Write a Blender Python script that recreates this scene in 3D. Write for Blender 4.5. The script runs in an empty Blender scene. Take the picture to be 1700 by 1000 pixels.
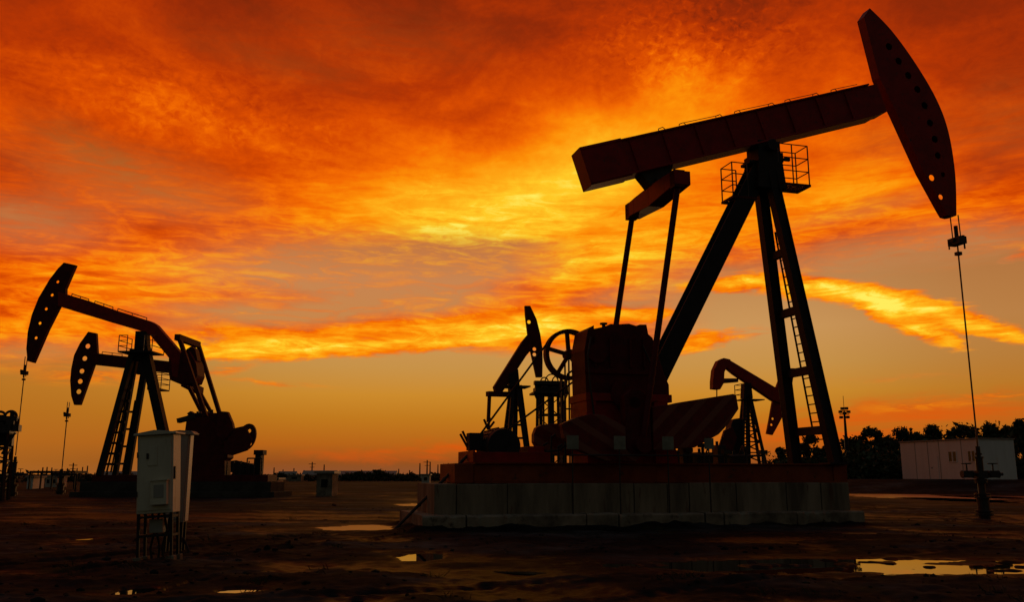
import bpy, math, random
import numpy as np
from mathutils import Vector, Matrix
from mathutils.geometry import tessellate_polygon
random.seed(7)
np.random.seed(7)
R = math.radians
scene = bpy.context.scene
col = scene.collection

# ---------------------------------------------------------------- camera and sight lines
F, CX, CY, HOR, CH = 1470.0, 850.0, 500.0, 788.0, 1.5
TILT = math.atan2(HOR - CY, F)
CT, ST = math.cos(TILT), math.sin(TILT)

def ray(px, py):
    u, v = (px - CX) / F, (CY - py) / F
    return (u, CT - v * ST, ST + v * CT)

def at(px, py, Y):
    d = ray(px, py); k = Y / d[1]
    return (d[0] * k, Y, CH + d[2] * k)

def ground_at(px, py, z=0.0):
    d = ray(px, py); k = (z - CH) / d[2]
    return (d[0] * k, d[1] * k)

class Frame:
    """a machine's own axes: origin on the ground, x along its walking beam"""
    def __init__(s, x, y, ang):
        s.o = (x, y); s.a = ang
        s.h = (math.cos(ang), math.sin(ang)); s.l = (-math.sin(ang), math.cos(ang))
    def loc(s, px, py, y=0.0):
        d = ray(px, py)
        k = (s.o[0] * s.l[0] + s.o[1] * s.l[1] + y) / (d[0] * s.l[0] + d[1] * s.l[1])
        w = (d[0] * k - s.o[0], d[1] * k - s.o[1])
        return (w[0] * s.h[0] + w[1] * s.h[1], CH + d[2] * k)
    def p3(s, px, py, y=0.0):
        a, z = s.loc(px, py, y); return (a, y, z)
    def many(s, pts, y=0.0):
        return [s.loc(p[0], p[1], y) for p in pts]

# ---------------------------------------------------------------- mesh helper
class MB:
    def __init__(s): s.v = []; s.f = []
    def add(s, vs, fs):
        n = len(s.v); s.v += [tuple(v) for v in vs]; s.f += [[i + n for i in f] for f in fs]; return s
    def box(s, x0, x1, y0, y1, z0, z1):
        return s.add([(x0,y0,z0),(x1,y0,z0),(x1,y1,z0),(x0,y1,z0),(x0,y0,z1),(x1,y0,z1),(x1,y1,z1),(x0,y1,z1)],
                     [(3,2,1,0),(4,5,6,7),(0,1,5,4),(1,2,6,5),(2,3,7,6),(3,0,4,7)])
    def bar(s, p, q, w, h, up=(0,0,1), off=(0,0), taper=1.0):
        p, q = Vector(p), Vector(q); d = (q - p).normalized(); u = Vector(up)
        a = d.cross(u)
        if a.length < 1e-4: a = d.cross(Vector((0,1,0)))
        a.normalize(); b = a.cross(d).normalized()
        vs = []
        for c, k in ((p, 1), (q, taper)):
            c = c + a * off[0] + b * off[1]
            for i, j in ((-1,-1),(1,-1),(1,1),(-1,1)): vs.append(c + a * (i * w / 2 * k) + b * (j * h / 2 * k))
        return s.add(vs, [(3,2,1,0),(4,5,6,7),(0,1,5,4),(1,2,6,5),(2,3,7,6),(3,0,4,7)])
    def hbeam(s, p, q, w, h, up=(0,0,1), t=0.05):
        s.bar(p, q, w, t, up, (0, h / 2 - t / 2)); s.bar(p, q, w, t, up, (0, -h / 2 + t / 2))
        return s.bar(p, q, t, h - 2 * t - 0.004, up)
    def tube(s, p, q, r, n=10, r2=None, cap=True):
        p, q = Vector(p), Vector(q); r2 = r if r2 is None else r2
        d = (q - p).normalized(); a = d.orthogonal().normalized(); b = d.cross(a)
        vs = [c + (a * math.cos(2*math.pi*i/n) + b * math.sin(2*math.pi*i/n)) * rr for c, rr in ((p, r), (q, r2)) for i in range(n)]
        fs = [(i, (i+1) % n, n + (i+1) % n, n + i) for i in range(n)]
        if cap: fs += [tuple(range(n-1, -1, -1)), tuple(range(n, 2*n))]
        return s.add(vs, fs)
    def path(s, pts, r, n=6):
        for a, b in zip(pts, pts[1:]): s.tube(a, b, r, n)
        return s
    def prism(s, pts, y0, y1):
        n = len(pts)
        A = sum(pts[i][0]*pts[(i+1)%n][1] - pts[(i+1)%n][0]*pts[i][1] for i in range(n))
        if A < 0: pts = pts[::-1]
        vs = [(x, y0, z) for x, z in pts] + [(x, y1, z) for x, z in pts]
        return s.add(vs, [tuple(range(n)), tuple(range(2*n-1, n-1, -1))] + [(i, n+i, n+(i+1)%n, (i+1)%n) for i in range(n)])
    def plate(s, outer, holes, y0, y1):
        loops = [outer] + holes
        flat = [p for l in loops for p in l]; n = len(flat)
        tris = tessellate_polygon([[Vector((p[0], p[1], 0)) for p in l] for l in loops])
        fs = [tuple(t) for t in tris] + [tuple(n + i for i in reversed(t)) for t in tris]
        k = 0
        for l in loops:
            m = len(l); fs += [(k+i, k+(i+1)%m, n+k+(i+1)%m, n+k+i) for i in range(m)]; k += m
        return s.add([(x, y0, z) for x, z in flat] + [(x, y1, z) for x, z in flat], fs)
    def ring(s, c, ro, ri, y0, y1, n=40):
        o = circ(c, ro, n); i = circ(c, ri, n)
        m = n; vs = [(x,y0,z) for x,z in o]+[(x,y0,z) for x,z in i]+[(x,y1,z) for x,z in o]+[(x,y1,z) for x,z in i]
        fs = []
        for k in range(m):
            j = (k+1) % m
            fs += [(k,j,m+j,m+k), (2*m+k,3*m+k,3*m+j,2*m+j), (k,2*m+k,2*m+j,j), (m+k,m+j,3*m+j,3*m+k)]
        return s.add(vs, fs)
    def build(s, name, mat, parent=None, bevel=0, smooth=False):
        me = bpy.data.meshes.new(name); me.from_pydata(s.v, [], s.f); me.materials.append(mat)
        import bmesh
        bm = bmesh.new(); bm.from_mesh(me); bmesh.ops.recalc_face_normals(bm, faces=bm.faces); bm.to_mesh(me); bm.free()
        if smooth:
            for p in me.polygons: p.use_smooth = True
        o = bpy.data.objects.new(name, me); col.objects.link(o); o.parent = parent
        if bevel:
            b = o.modifiers.new('bevel', 'BEVEL'); b.width = bevel; b.segments = 2; b.limit_method = 'ANGLE'
        if smooth:
            pass
        return o

def circ(c, r, n=24): return [(c[0] + r*math.cos(2*math.pi*i/n), c[1] + r*math.sin(2*math.pi*i/n)) for i in range(n)]

def tag(o, label=None, cat=None, group=None, kind=None):
    for k, v in (('label', label), ('category', cat), ('group', group), ('kind', kind)):
        if v: o[k] = v
    return o

def thing(name, label, cat, loc=(0,0,0), rz=0, group=None):
    o = bpy.data.objects.new(name, None); col.objects.link(o)
    o.location = loc; o.rotation_euler = (0,0,rz); o.empty_display_size = 0.3
    return tag(o, label, cat, group)

# ---------------------------------------------------------------- materials
def lin(r, g, b):
    f = lambda c: (c/255/12.92) if c/255 <= .04045 else ((c/255 + .055)/1.055)**2.4
    return (f(r), f(g), f(b), 1)

def mat(name, c1, c2=None, rough=.6, scale=3.0, spec=.3, metal=0.0, bump=0.0, streak=False, c3=None):
    m = bpy.data.materials.new(name); m.use_nodes = True; nt = m.node_tree; N = nt.nodes; L = nt.links
    b = N['Principled BSDF']; b.inputs['Roughness'].default_value = rough; b.inputs['Specular IOR Level'].default_value = spec
    b.inputs['Metallic'].default_value = metal
    c2 = c2 or tuple(x*.6 for x in c1)
    tc = N.new('ShaderNodeTexCoord'); mp = N.new('ShaderNodeMapping'); L.new(tc.outputs['Object'], mp.inputs[0])
    if streak: mp.inputs['Scale'].default_value = (1, 1, .16)
    n1 = N.new('ShaderNodeTexNoise'); n1.inputs['Scale'].default_value = scale; n1.inputs['Detail'].default_value = 7; n1.inputs['Roughness'].default_value = .65
    L.new(mp.outputs[0], n1.inputs['Vector'])
    cr = N.new('ShaderNodeValToRGB'); e = cr.color_ramp.elements
    e[0].position = .35; e[0].color = (*c2[:3], 1); e[1].position = .62; e[1].color = (*c1[:3], 1)
    L.new(n1.outputs['Fac'], cr.inputs[0]); out = cr.outputs[0]
    if c3:
        n2 = N.new('ShaderNodeTexNoise'); n2.inputs['Scale'].default_value = scale*2.3; n2.inputs['Detail'].default_value = 9; n2.inputs['Roughness'].default_value = .7
        L.new(mp.outputs[0], n2.inputs['Vector'])
        r2 = N.new('ShaderNodeMapRange'); r2.inputs[1].default_value = .58; r2.inputs[2].default_value = .68; L.new(n2.outputs['Fac'], r2.inputs[0])
        mx = N.new('ShaderNodeMix'); mx.data_type = 'RGBA'; L.new(r2.outputs[0], mx.inputs[0]); L.new(out, mx.inputs[6]); mx.inputs[7].default_value = (*c3[:3], 1); out = mx.outputs[2]
    L.new(out, b.inputs['Base Color'])
    if bump:
        bp = N.new('ShaderNodeBump'); bp.inputs['Strength'].default_value = bump; bp.inputs['Distance'].default_value = .02
        L.new(n1.outputs['Fac'], bp.inputs['Height']); L.new(bp.outputs[0], b.inputs['Normal'])
    return m

def stripe_mat(name, ang):
    m = mat(name, (.17,.010,.009), (.10,.008,.007), .55, 4, .25, c3=(.06,.03,.02)); nt = m.node_tree; N = nt.nodes; L = nt.links
    b = N['Principled BSDF']; src = b.inputs['Base Color'].links[0].from_socket
    tc = N.new('ShaderNodeTexCoord'); mp = N.new('ShaderNodeMapping'); mp.inputs['Rotation'].default_value = (0, ang, 0)
    L.new(tc.outputs['Object'], mp.inputs[0]); sp = N.new('ShaderNodeSeparateXYZ'); L.new(mp.outputs[0], sp.inputs[0])
    mu = N.new('ShaderNodeMath'); mu.operation = 'MULTIPLY'; mu.inputs[1].default_value = 1.9; L.new(sp.outputs['X'], mu.inputs[0])
    fr = N.new('ShaderNodeMath'); fr.operation = 'FRACT'; L.new(mu.outputs[0], fr.inputs[0])
    lt = N.new('ShaderNodeMath'); lt.operation = 'LESS_THAN'; lt.inputs[1].default_value = .36; L.new(fr.outputs[0], lt.inputs[0])
    mx = N.new('ShaderNodeMix'); mx.data_type = 'RGBA'; L.new(lt.outputs[0], mx.inputs[0]); L.new(src, mx.inputs[6]); mx.inputs[7].default_value = (.20,.055,.035,1)
    L.new(mx.outputs[2], b.inputs['Base Color']); return m

M = {}
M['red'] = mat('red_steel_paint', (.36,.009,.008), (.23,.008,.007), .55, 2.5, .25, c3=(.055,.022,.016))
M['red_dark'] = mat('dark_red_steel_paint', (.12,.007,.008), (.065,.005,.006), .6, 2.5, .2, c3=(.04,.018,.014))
M['orange'] = mat('orange_skid_paint', (.27,.050,.013), (.16,.022,.009), .6, 1.5, .2, c3=(.06,.028,.016))
M['black'] = mat('black_steel_paint', (.026,.020,.022), (.014,.011,.013), .6, 4, .2, c3=(.04,.024,.018))
M['iron'] = mat('greasy_iron', (.045,.034,.032), (.022,.018,.018), .55, 6, .3)
M['galv'] = mat('galvanised_tube', (.22,.10,.07), (.14,.06,.045), .5, 6, .3)
M['wire'] = mat('steel_wire', (.20,.09,.06), (.13,.06,.04), .45, 8, .3, metal=.3)
M['stripe_l'] = stripe_mat('hazard_stripe_falling', R(60))
M['stripe_r'] = stripe_mat('hazard_stripe_rising', R(-46))
M['conc'] = mat('stained_concrete', (.26,.205,.15), (.10,.078,.055), .9, 1.6, .15, bump=.5, streak=True, c3=(.10,.045,.028))
M['conc2'] = mat('mud_splashed_concrete', (.27,.22,.165), (.085,.066,.05), .9, 1.2, .15, bump=.6, c3=(.06,.048,.036))
M['conc3'] = mat('dark_concrete', (.07,.06,.05), (.035,.03,.026), .9, 1.2, .1, bump=.5)  # darker concrete tone for the far foundations
M['cab'] = mat('beige_cabinet_paint', (.58,.53,.42), (.46,.41,.32), .5, 2.4, .3, streak=True, c3=(.30,.22,.14))
M['cab_dark'] = mat('grey_cabinet_paint', (.30,.28,.25), (.25,.235,.21), .5, 2, .3, streak=True)
M['white'] = mat('white_cabin_panel', (.66,.66,.66), (.56,.56,.56), .5, .8, .3, streak=True, c3=(.6,.5,.43))
M['roof'] = mat('dusty_metal_roof', (.30,.26,.22), (.2,.17,.14), .6, 2, .3)
M['glass'] = mat('dark_window_glass', (.02,.02,.022), None, .08, 2, .5)
M['sign'] = mat('pale_warning_placard', (.23,.23,.19), (.15,.15,.12), .55, 3, .3)
M['bark'] = mat('bark', (.06,.045,.032), None, .9, 9, .1)
M['leaf'] = mat('dark_leaves', (.050,.062,.028), (.030,.040,.018), .7, .9, .15)
M['leaf2'] = mat('olive_leaves', (.066,.062,.030), (.040,.040,.020), .7, .9, .15)
M['scrub'] = mat('dry_scrub', (.055,.048,.026), (.035,.03,.018), .8, .5, .1)
M['wood'] = mat('weathered_pole', (.09,.07,.055), None, .85, 4, .1)
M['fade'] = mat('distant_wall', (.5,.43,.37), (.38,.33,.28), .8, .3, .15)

def ground_material():
    m = bpy.data.materials.new('wet_oilfield_mud'); m.use_nodes = True; nt = m.node_tree; N = nt.nodes; L = nt.links
    b = N['Principled BSDF']; tc = N.new('ShaderNodeTexCoord')
    def noise(sc, det, mapping=None):
        n = N.new('ShaderNodeTexNoise'); n.inputs['Scale'].default_value = sc; n.inputs['Detail'].default_value = det; n.inputs['Roughness'].default_value = .62
        if mapping:
            mp = N.new('ShaderNodeMapping'); mp.inputs['Scale'].default_value = mapping; L.new(tc.outputs['Object'], mp.inputs[0]); L.new(mp.outputs[0], n.inputs['Vector'])
        else: L.new(tc.outputs['Object'], n.inputs['Vector'])
        return n
    a = noise(.22, 6, (1, 1.6, 1)); c = noise(2.6, 9); d = noise(.6, 5)
    r1 = N.new('ShaderNodeValToRGB'); e = r1.color_ramp.elements
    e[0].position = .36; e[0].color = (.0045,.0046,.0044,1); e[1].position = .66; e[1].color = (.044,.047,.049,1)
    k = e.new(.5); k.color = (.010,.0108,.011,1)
    L.new(a.outputs['Fac'], r1.inputs[0])
    r2 = N.new('ShaderNodeMapRange'); r2.inputs[1].default_value = .3; r2.inputs[2].default_value = .72; r2.inputs[3].default_value = .45; r2.inputs[4].default_value = 1.55; L.new(c.outputs['Fac'], r2.inputs[0])
    mx = N.new('ShaderNodeMix'); mx.data_type = 'RGBA'; mx.blend_type = 'MULTIPLY'; mx.inputs[0].default_value = 1
    L.new(r1.outputs[0], mx.inputs[6]); L.new(r2.outputs[0], mx.inputs[7])
    g = N.new('ShaderNodeMapRange'); g.inputs[1].default_value = .56; g.inputs[2].default_value = .68; L.new(d.outputs['Fac'], g.inputs[0])
    mg = N.new('ShaderNodeMix'); mg.data_type = 'RGBA'; L.new(g.outputs[0], mg.inputs[0]); L.new(mx.outputs[2], mg.inputs[6]); mg.inputs[7].default_value = (.020,.022,.009,1)
    # low ground is soaked: darker and smoother
    sp = N.new('ShaderNodeSeparateXYZ'); L.new(tc.outputs['Object'], sp.inputs[0])
    wob = N.new('ShaderNodeMath'); wob.operation = 'MULTIPLY_ADD'; L.new(c.outputs['Fac'], wob.inputs[0]); wob.inputs[1].default_value = .05; L.new(sp.outputs['Z'], wob.inputs[2])
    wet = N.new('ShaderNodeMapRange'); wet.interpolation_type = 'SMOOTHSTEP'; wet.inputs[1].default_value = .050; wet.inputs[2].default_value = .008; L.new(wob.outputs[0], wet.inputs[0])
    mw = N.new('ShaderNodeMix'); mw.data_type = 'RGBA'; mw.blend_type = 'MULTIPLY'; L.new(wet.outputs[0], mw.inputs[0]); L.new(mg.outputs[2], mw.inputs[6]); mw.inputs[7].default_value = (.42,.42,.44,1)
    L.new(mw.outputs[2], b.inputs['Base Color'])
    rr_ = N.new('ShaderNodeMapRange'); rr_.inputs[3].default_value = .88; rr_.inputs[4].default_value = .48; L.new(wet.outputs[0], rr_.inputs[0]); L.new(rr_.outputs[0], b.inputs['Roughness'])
    b.inputs['Specular IOR Level'].default_value = .04
    bp = N.new('ShaderNodeBump'); bp.inputs['Strength'].default_value = .8; bp.inputs['Distance'].default_value = .05
    L.new(c.outputs['Fac'], bp.inputs['Height']); L.new(bp.outputs[0], b.inputs['Normal'])
    return m
M['ground'] = ground_material()

def water_material(name, rough, bump):
    m = bpy.data.materials.new(name); m.use_nodes = True; nt = m.node_tree; N = nt.nodes; L = nt.links
    b = N['Principled BSDF']; b.inputs['Base Color'].default_value = (.006,.005,.004,1); b.inputs['Roughness'].default_value = rough
    b.inputs['IOR'].default_value = 1.9; b.inputs['Specular IOR Level'].default_value = .9
    tc = N.new('ShaderNodeTexCoord'); n = N.new('ShaderNodeTexNoise'); n.inputs['Scale'].default_value = 2.2; n.inputs['Detail'].default_value = 3
    L.new(tc.outputs['Object'], n.inputs['Vector']); bp = N.new('ShaderNodeBump'); bp.inputs['Strength'].default_value = bump; bp.inputs['Distance'].default_value = .01
    L.new(n.outputs['Fac'], bp.inputs['Height']); L.new(bp.outputs[0], b.inputs['Normal'])
    return m
M['water'] = water_material('puddle_water', .015, .03)
M['ruffled'] = water_material('ruffled_puddle_water', .36, .25)

NISH = .045

# ---------------------------------------------------------------- sky: dusk Nishita overhead and behind, sunset cloud deck in the west
def azel(px, py):
    d = ray(px, py); l = math.sqrt(sum(c*c for c in d))
    return math.degrees(math.atan2(d[0], d[1])), math.degrees(math.asin(d[2] / l))

world = bpy.data.worlds.new("World"); scene.world = world; world.use_nodes = True
world.cycles.sampling_method = 'MANUAL'; world.cycles.sample_map_resolution = 512
nt = world.node_tree; N = nt.nodes; L = nt.links; N.clear()
def V(x):  # link or constant
    return x
def setin(sock, x):
    if isinstance(x, bpy.types.NodeSocket): L.new(x, sock)
    else: sock.default_value = x
def math_(op, a, b=0.0, c=None, clamp=False):
    n = N.new('ShaderNodeMath'); n.operation = op; n.use_clamp = clamp; setin(n.inputs[0], a); setin(n.inputs[1], b)
    if c is not None: setin(n.inputs[2], c)
    return n.outputs[0]
def mrange(x, a, b, c=0.0, d=1.0, smooth=True):
    n = N.new('ShaderNodeMapRange'); n.interpolation_type = 'SMOOTHSTEP' if smooth else 'LINEAR'
    for i, v in enumerate((x, a, b, c, d)): setin(n.inputs[i], v)
    return n.outputs[0]
def mixc(f, a, b):
    n = N.new('ShaderNodeMix'); n.data_type = 'RGBA'; setin(n.inputs[0], f); setin(n.inputs[6], a); setin(n.inputs[7], b); return n.outputs[2]
def ramp(x, stops):
    n = N.new('ShaderNodeValToRGB'); e = n.color_ramp.elements
    e[0].position = stops[0][0]; e[0].color = stops[0][1]; e[1].position = stops[-1][0]; e[1].color = stops[-1][1]
    for p, c in stops[1:-1]:
        k = e.new(p); k.color = c
    setin(n.inputs[0], x); return n.outputs[0]
def comb(x, y, z=0.0):
    n = N.new('ShaderNodeCombineXYZ'); setin(n.inputs[0], x); setin(n.inputs[1], y); setin(n.inputs[2], z); return n.outputs[0]
def mapping(v, loc=(0,0,0), rot=0.0, sc=(1,1,1), typ='POINT'):
    n = N.new('ShaderNodeMapping'); n.vector_type = typ; setin(n.inputs[0], v); n.inputs['Location'].default_value = loc
    n.inputs['Rotation'].default_value = (0,0,rot); n.inputs['Scale'].default_value = sc; return n.outputs[0]
def noise(v, sc, det=5, rough=.55, dist=0.0, out='Fac'):
    n = N.new('ShaderNodeTexNoise'); setin(n.inputs['Vector'], v); n.inputs['Scale'].default_value = sc; n.inputs['Detail'].default_value = det
    n.inputs['Roughness'].default_value = rough; n.inputs['Distortion'].default_value = dist; return n.outputs[out]
def vmath(op, a, b):
    n = N.new('ShaderNodeVectorMath'); n.operation = op; setin(n.inputs[0], a); setin(n.inputs[1], b); return n.outputs[0]
def vlen(a):
    n = N.new('ShaderNodeVectorMath'); n.operation = 'LENGTH'; setin(n.inputs[0], a); return n.outputs['Value']

tc = N.new('ShaderNodeTexCoord'); sep = N.new('ShaderNodeSeparateXYZ'); L.new(tc.outputs['Generated'], sep.inputs[0])
dx, dy, dz = sep.outputs
az = math_('MULTIPLY', math_('ARCTAN2', dx, dy), 180/math.pi)
el = math_('MULTIPLY', math_('ARCSINE', dz), 180/math.pi)
ae = comb(az, el)
# irregular edges: the features are looked up at a warped direction
w1 = vmath('SUBTRACT', noise(mapping(ae, sc=(.16,.34,1)), 1.0, 5, .6, out='Color'), (.5,.5,.5))
w2 = vmath('SUBTRACT', noise(mapping(ae, sc=(.55,1.3,1)), 1.0, 5, .6, out='Color'), (.5,.5,.5))
warp = vmath('ADD', vmath('MULTIPLY', w1, (7.0,2.6,0)), vmath('MULTIPLY', w2, (2.4,1.0,0)))
aw = vmath('ADD', ae, warp)
aw_fine = vmath('ADD', ae, vmath('ADD', vmath('MULTIPLY', w1, (2.2,.7,0)), vmath('MULTIPLY', w2, (1.6,.75,0))))
aw_soft = vmath('ADD', ae, vmath('MULTIPLY', warp, (.45,.45,0)))

def blob(px, py, rx, ry, ang=0.0, v=None, soft=0.0, hard=1.0):
    """soft elliptical region of sky; sizes in photo pixels converted to degrees, ang counter-clockwise"""
    a, e = azel(px, py); k = .0372
    l = vlen(mapping(aw if v is None else v, (a, e, 0), R(ang), (rx*k, ry*k, 1), 'TEXTURE'))
    return mrange(l, hard, soft)

# cloud textures: fine cells seen in perspective overhead, long fibres lower down
zz = math_('ADD', dz, .10)
plane = comb(math_('DIVIDE', dx, zz), math_('DIVIDE', dy, zz))
cells = noise(mapping(plane, rot=R(20), sc=(1,.8,1)), 11.0, 6, .62, .6)
cells_big = noise(plane, 2.6, 6, .6, .8)
fib = noise(mapping(ae, rot=R(-6), sc=(.11,.75,1)), 1.0, 8, .62, .9)
fib2 = noise(mapping(ae, rot=R(8), sc=(.30,1.5,1)), 1.0, 8, .65, 1.2)
mott = noise(mapping(ae, rot=R(15), sc=(.85,1.25,1)), 1.0, 7, .62, .8)

# heat = how brightly the low sun lights the cloud deck
heat = mrange(el, 0, 34, .62, .20, False)
heat = math_('ADD', heat, mrange(el, 23, 31, 0, -.10))
SPOTS = [  # px, py, rx, ry, angle, strength
    (940, 330, 680, 250, 8, .28), (920, 300, 360, 150, 12, .17), (700, 360, 420, 130, 6, .21), (1060, 215, 280, 110, 10, .17), 
    (1090, 90, 260, 120, -30, .18), (1250, 150, 260, 160, 0, .07), (300, 185, 330, 80, -8, .14), (260, 460, 440, 80, 0, .14),
    (520, 20, 420, 60, 0, -.04), (720, 60, 200, 70, 0, -.06), (1680, 120, 240, 330, 0, -.10), 
    (0, 330, 260, 110, 0, -.12), (60, 60, 260, 90, 0, -.05), (1350, 345, 280, 80, 10, .20), (1560, 330, 240, 60, -8, .12), (1450, 240, 220, 90, 0, .08),
    (1120, 420, 180, 90, 20, .14), (1000, 430, 220, 60, 8, .16), (930, 470, 110, 50, 60, .08), (200, 540, 320, 50, 5, .08)]
for px, py, rx, ry, an, k in SPOTS:
    heat = math_('MULTIPLY_ADD', blob(px, py, rx, ry, an, aw_soft), k, heat)
BANDS = [
    (500, 580, 260, 16, 3, .60), (760, 560, 240, 14, 6, .50), (920, 532, 220, 15, 3, .60), (640, 548, 260, 10, 5, .35), (420, 556, 160, 12, -2, .35), (860, 556, 160, 12, 4, .40), (1160, 568, 90, 14, 8, .55), (1050, 522, 110, 12, -4, .40), (330, 583, 110, 12, 2, .30),
    (1330, 474, 160, 18, -9, .60), (1470, 500, 160, 17, -14, .65), (1620, 540, 120, 13, -20, .60), (1500, 530, 90, 17, -34, .55), (1565, 558, 50, 10, -30, .35), (1200, 472, 110, 10, 4, .50), (1700, 420, 50, 12, 10, .30), ]
band = 0.0
for px, py, rx, ry, an, k in BANDS:
    band = math_('MULTIPLY_ADD', blob(px, py, rx*1.25, ry*1.8, an, aw_fine, 0, 1.0), k, band)
tex_hi = math_('ADD', math_('MULTIPLY', math_('SUBTRACT', cells, .5), .20), mrange(cells_big, .34, .68, -.075, .075))
tex_lo = math_('ADD', mrange(fib, .35, .65, -.09, .09), math_('ADD', mrange(fib2, .38, .64, -.085, .085), math_('MULTIPLY', math_('SUBTRACT', mott, .5), .18)))
puff = noise(mapping(ae, rot=R(20), sc=(1.7,2.3,1)), 1.0, 5, .58, .5)
puff_amt = math_('MULTIPLY_ADD', blob(310, 185, 420, 110, -6, aw_soft), .55, blob(1150, 60, 300, 130, 0, aw_soft))
tex_hi = math_('MULTIPLY_ADD', math_('SUBTRACT', puff, .5), math_('MULTIPLY_ADD', puff_amt, mrange(mott, .40, .62, .15, .75), .10), tex_hi)
hi = mrange(el, 12, 22)
mixf = N.new('ShaderNodeMix'); L.new(hi, mixf.inputs[0]); L.new(tex_lo, mixf.inputs[2]); L.new(tex_hi, mixf.inputs[3])
tex = mixf.outputs[0]
heat = math_('ADD', math_('ADD', heat, tex), math_('MULTIPLY', band, .46))
fire = ramp(heat, [(0.0, lin(112,36,10)), (.14, lin(146,42,8)), (.27, lin(182,54,4)), (.40, lin(216,76,2)), (.53, lin(243,106,3)), (.67, lin(253,142,8)), (.80, lin(254,172,24)), (.90, lin(255,202,40)), (1.0, lin(255,236,92))])

# open sky between and beneath the clouds
open_ = ramp(mrange(el, 0, 16, 0, 1, False), [(0.0, lin(140,80,44)), (.045, lin(147,80,30)), (.115, lin(184,100,24)), (.22, lin(194,122,30)), (.31, lin(204,138,44)), (.42, lin(200,146,72)), (.56, lin(203,150,88)), (1.0, lin(176,114,72))])
side = math_('ADD', mrange(az, -36, -8, .78, 1.0), mrange(az, 14, 34, 0, -.18))
sc_ = N.new('ShaderNodeVectorMath'); sc_.operation = 'SCALE'; L.new(open_, sc_.inputs[0]); L.new(side, sc_.inputs['Scale']); open_ = sc_.outputs[0]
open_ = mixc(mrange(az, 18, 30, 0, .35), open_, lin(182,102,36))
open_ = mixc(mrange(az, -14, -30, 0, .55), open_, lin(188,112,34))
glow = math_('ADD', blob(1480, 700, 420, 52, 6, aw, 0, 1), blob(700, 752, 260, 22, 2, aw, 0, 1))
glow = math_('MULTIPLY', glow, mrange(fib, .36, .60, .25, 1.0), None, True)
open_ = mixc(math_('MULTIPLY', glow, .75), open_, lin(226,84,8))
# thin veils: grey-mauve cloud in shade
VEIL = [(600, 445, 380, 74, 3, 1.4), (760, 440, 200, 50, 2, .7), (430, 522, 220, 26, 0, 1.0), (680, 505, 240, 30, 4, 1.1), (1480, 432, 220, 62, 4, 1.1), (1640, 460, 170, 100, 0, 1.0), (1040, 500, 140, 34, 6, .8), (230, 300, 260, 70, -8, .75), (640, 60, 320, 70, 0, .45),
        (60, 585, 170, 30, 4, .7), (130, 230, 120, 40, -20, .55), (330, 545, 140, 20, 0, .6), (1450, 345, 220, 20, 8, .4), (1500, 600, 400, 46, 0, .9), (1250, 600, 240, 50, 0, .9), (1180, 515, 110, 30, 0, .9), (40, 360, 180, 60, 0, .7), (1680, 190, 150, 90, 0, .4),
        (450, 100, 260, 40, -8, .45), (860, 405, 120, 16, 0, .5), (1480, 230, 120, 50, 0, .35), ]
veil = 0.0
for px, py, rx, ry, an, k in VEIL:
    veil = math_('MULTIPLY_ADD', blob(px, py, rx*1.15, ry*1.2, an, aw_soft), k, veil)
veil = math_('MULTIPLY', math_('SUBTRACT', veil, math_('MULTIPLY', band, 2.0), None, True), mrange(math_('ADD', fib2, math_('MULTIPLY', fib, .5)), .58, .94, 1.2, .5), None, True)
veilc = ramp(mrange(el, 4, 32, 0, 1, False), [(0.0, lin(198,138,64)), (.30, lin(200,132,80)), (.46, lin(190,104,44)), (.56, lin(166,80,26)), (.75, lin(150,62,18)), (1.0, lin(132,46,14))])
fire = mixc(veil, fire, veilc)
# lower limit of the cloud deck
low_edge = mrange(math_('ADD', el, math_('ADD', math_('MULTIPLY', math_('SUBTRACT', fib, .5), 2.2), math_('MULTIPLY', math_('SUBTRACT', fib2, .5), 1.2))), 7.4, 8.5)
left_more = mrange(az, -30, -16, 2.0, 0.0)
low2 = mrange(math_('ADD', math_('ADD', el, left_more), math_('MULTIPLY', math_('SUBTRACT', fib, .5), 2.6)), 7.4, 9.0)
cover = math_('MAXIMUM', low_edge, low2)
rcov = mrange(az, 6, 14)      # on this side the deck ends higher
rlow = mrange(math_('ADD', el, math_('MULTIPLY', math_('SUBTRACT', fib, .5), 3.0)), 11.0, 14.5)
mx_ = N.new('ShaderNodeMix'); L.new(rcov, mx_.inputs[0]); L.new(cover, mx_.inputs[2]); L.new(rlow, mx_.inputs[3]); cover = mx_.outputs[0]
streak = math_('MULTIPLY', mrange(band, .02, .12), mrange(math_('ADD', band, math_('MULTIPLY', math_('SUBTRACT', fib2, .5), .8)), .02, .34))
cover = math_('MAXIMUM', cover, streak)
WISPS = [(150, 625, 130, 16, 4, .7), (380, 610, 70, 10, 10, .8), (470, 637, 120, 5, -4, .8), (1240, 555, 60, 12, 8, .6), (1480, 628, 160, 5, 2, .4), (1620, 660, 120, 8, 3, .4), (1540, 672, 150, 9, 6, .45), (60, 600, 110, 14, 8, .6)]
wisp = 0.0
for px, py, rx, ry, an, k in WISPS:
    wisp = math_('MULTIPLY_ADD', blob(px, py, rx, ry*1.5, an, aw_soft), k, wisp)
cover = math_('MAXIMUM', cover, math_('MULTIPLY', wisp, mrange(fib2, .40, .6)))
west = mixc(cover, open_, fire)

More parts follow.
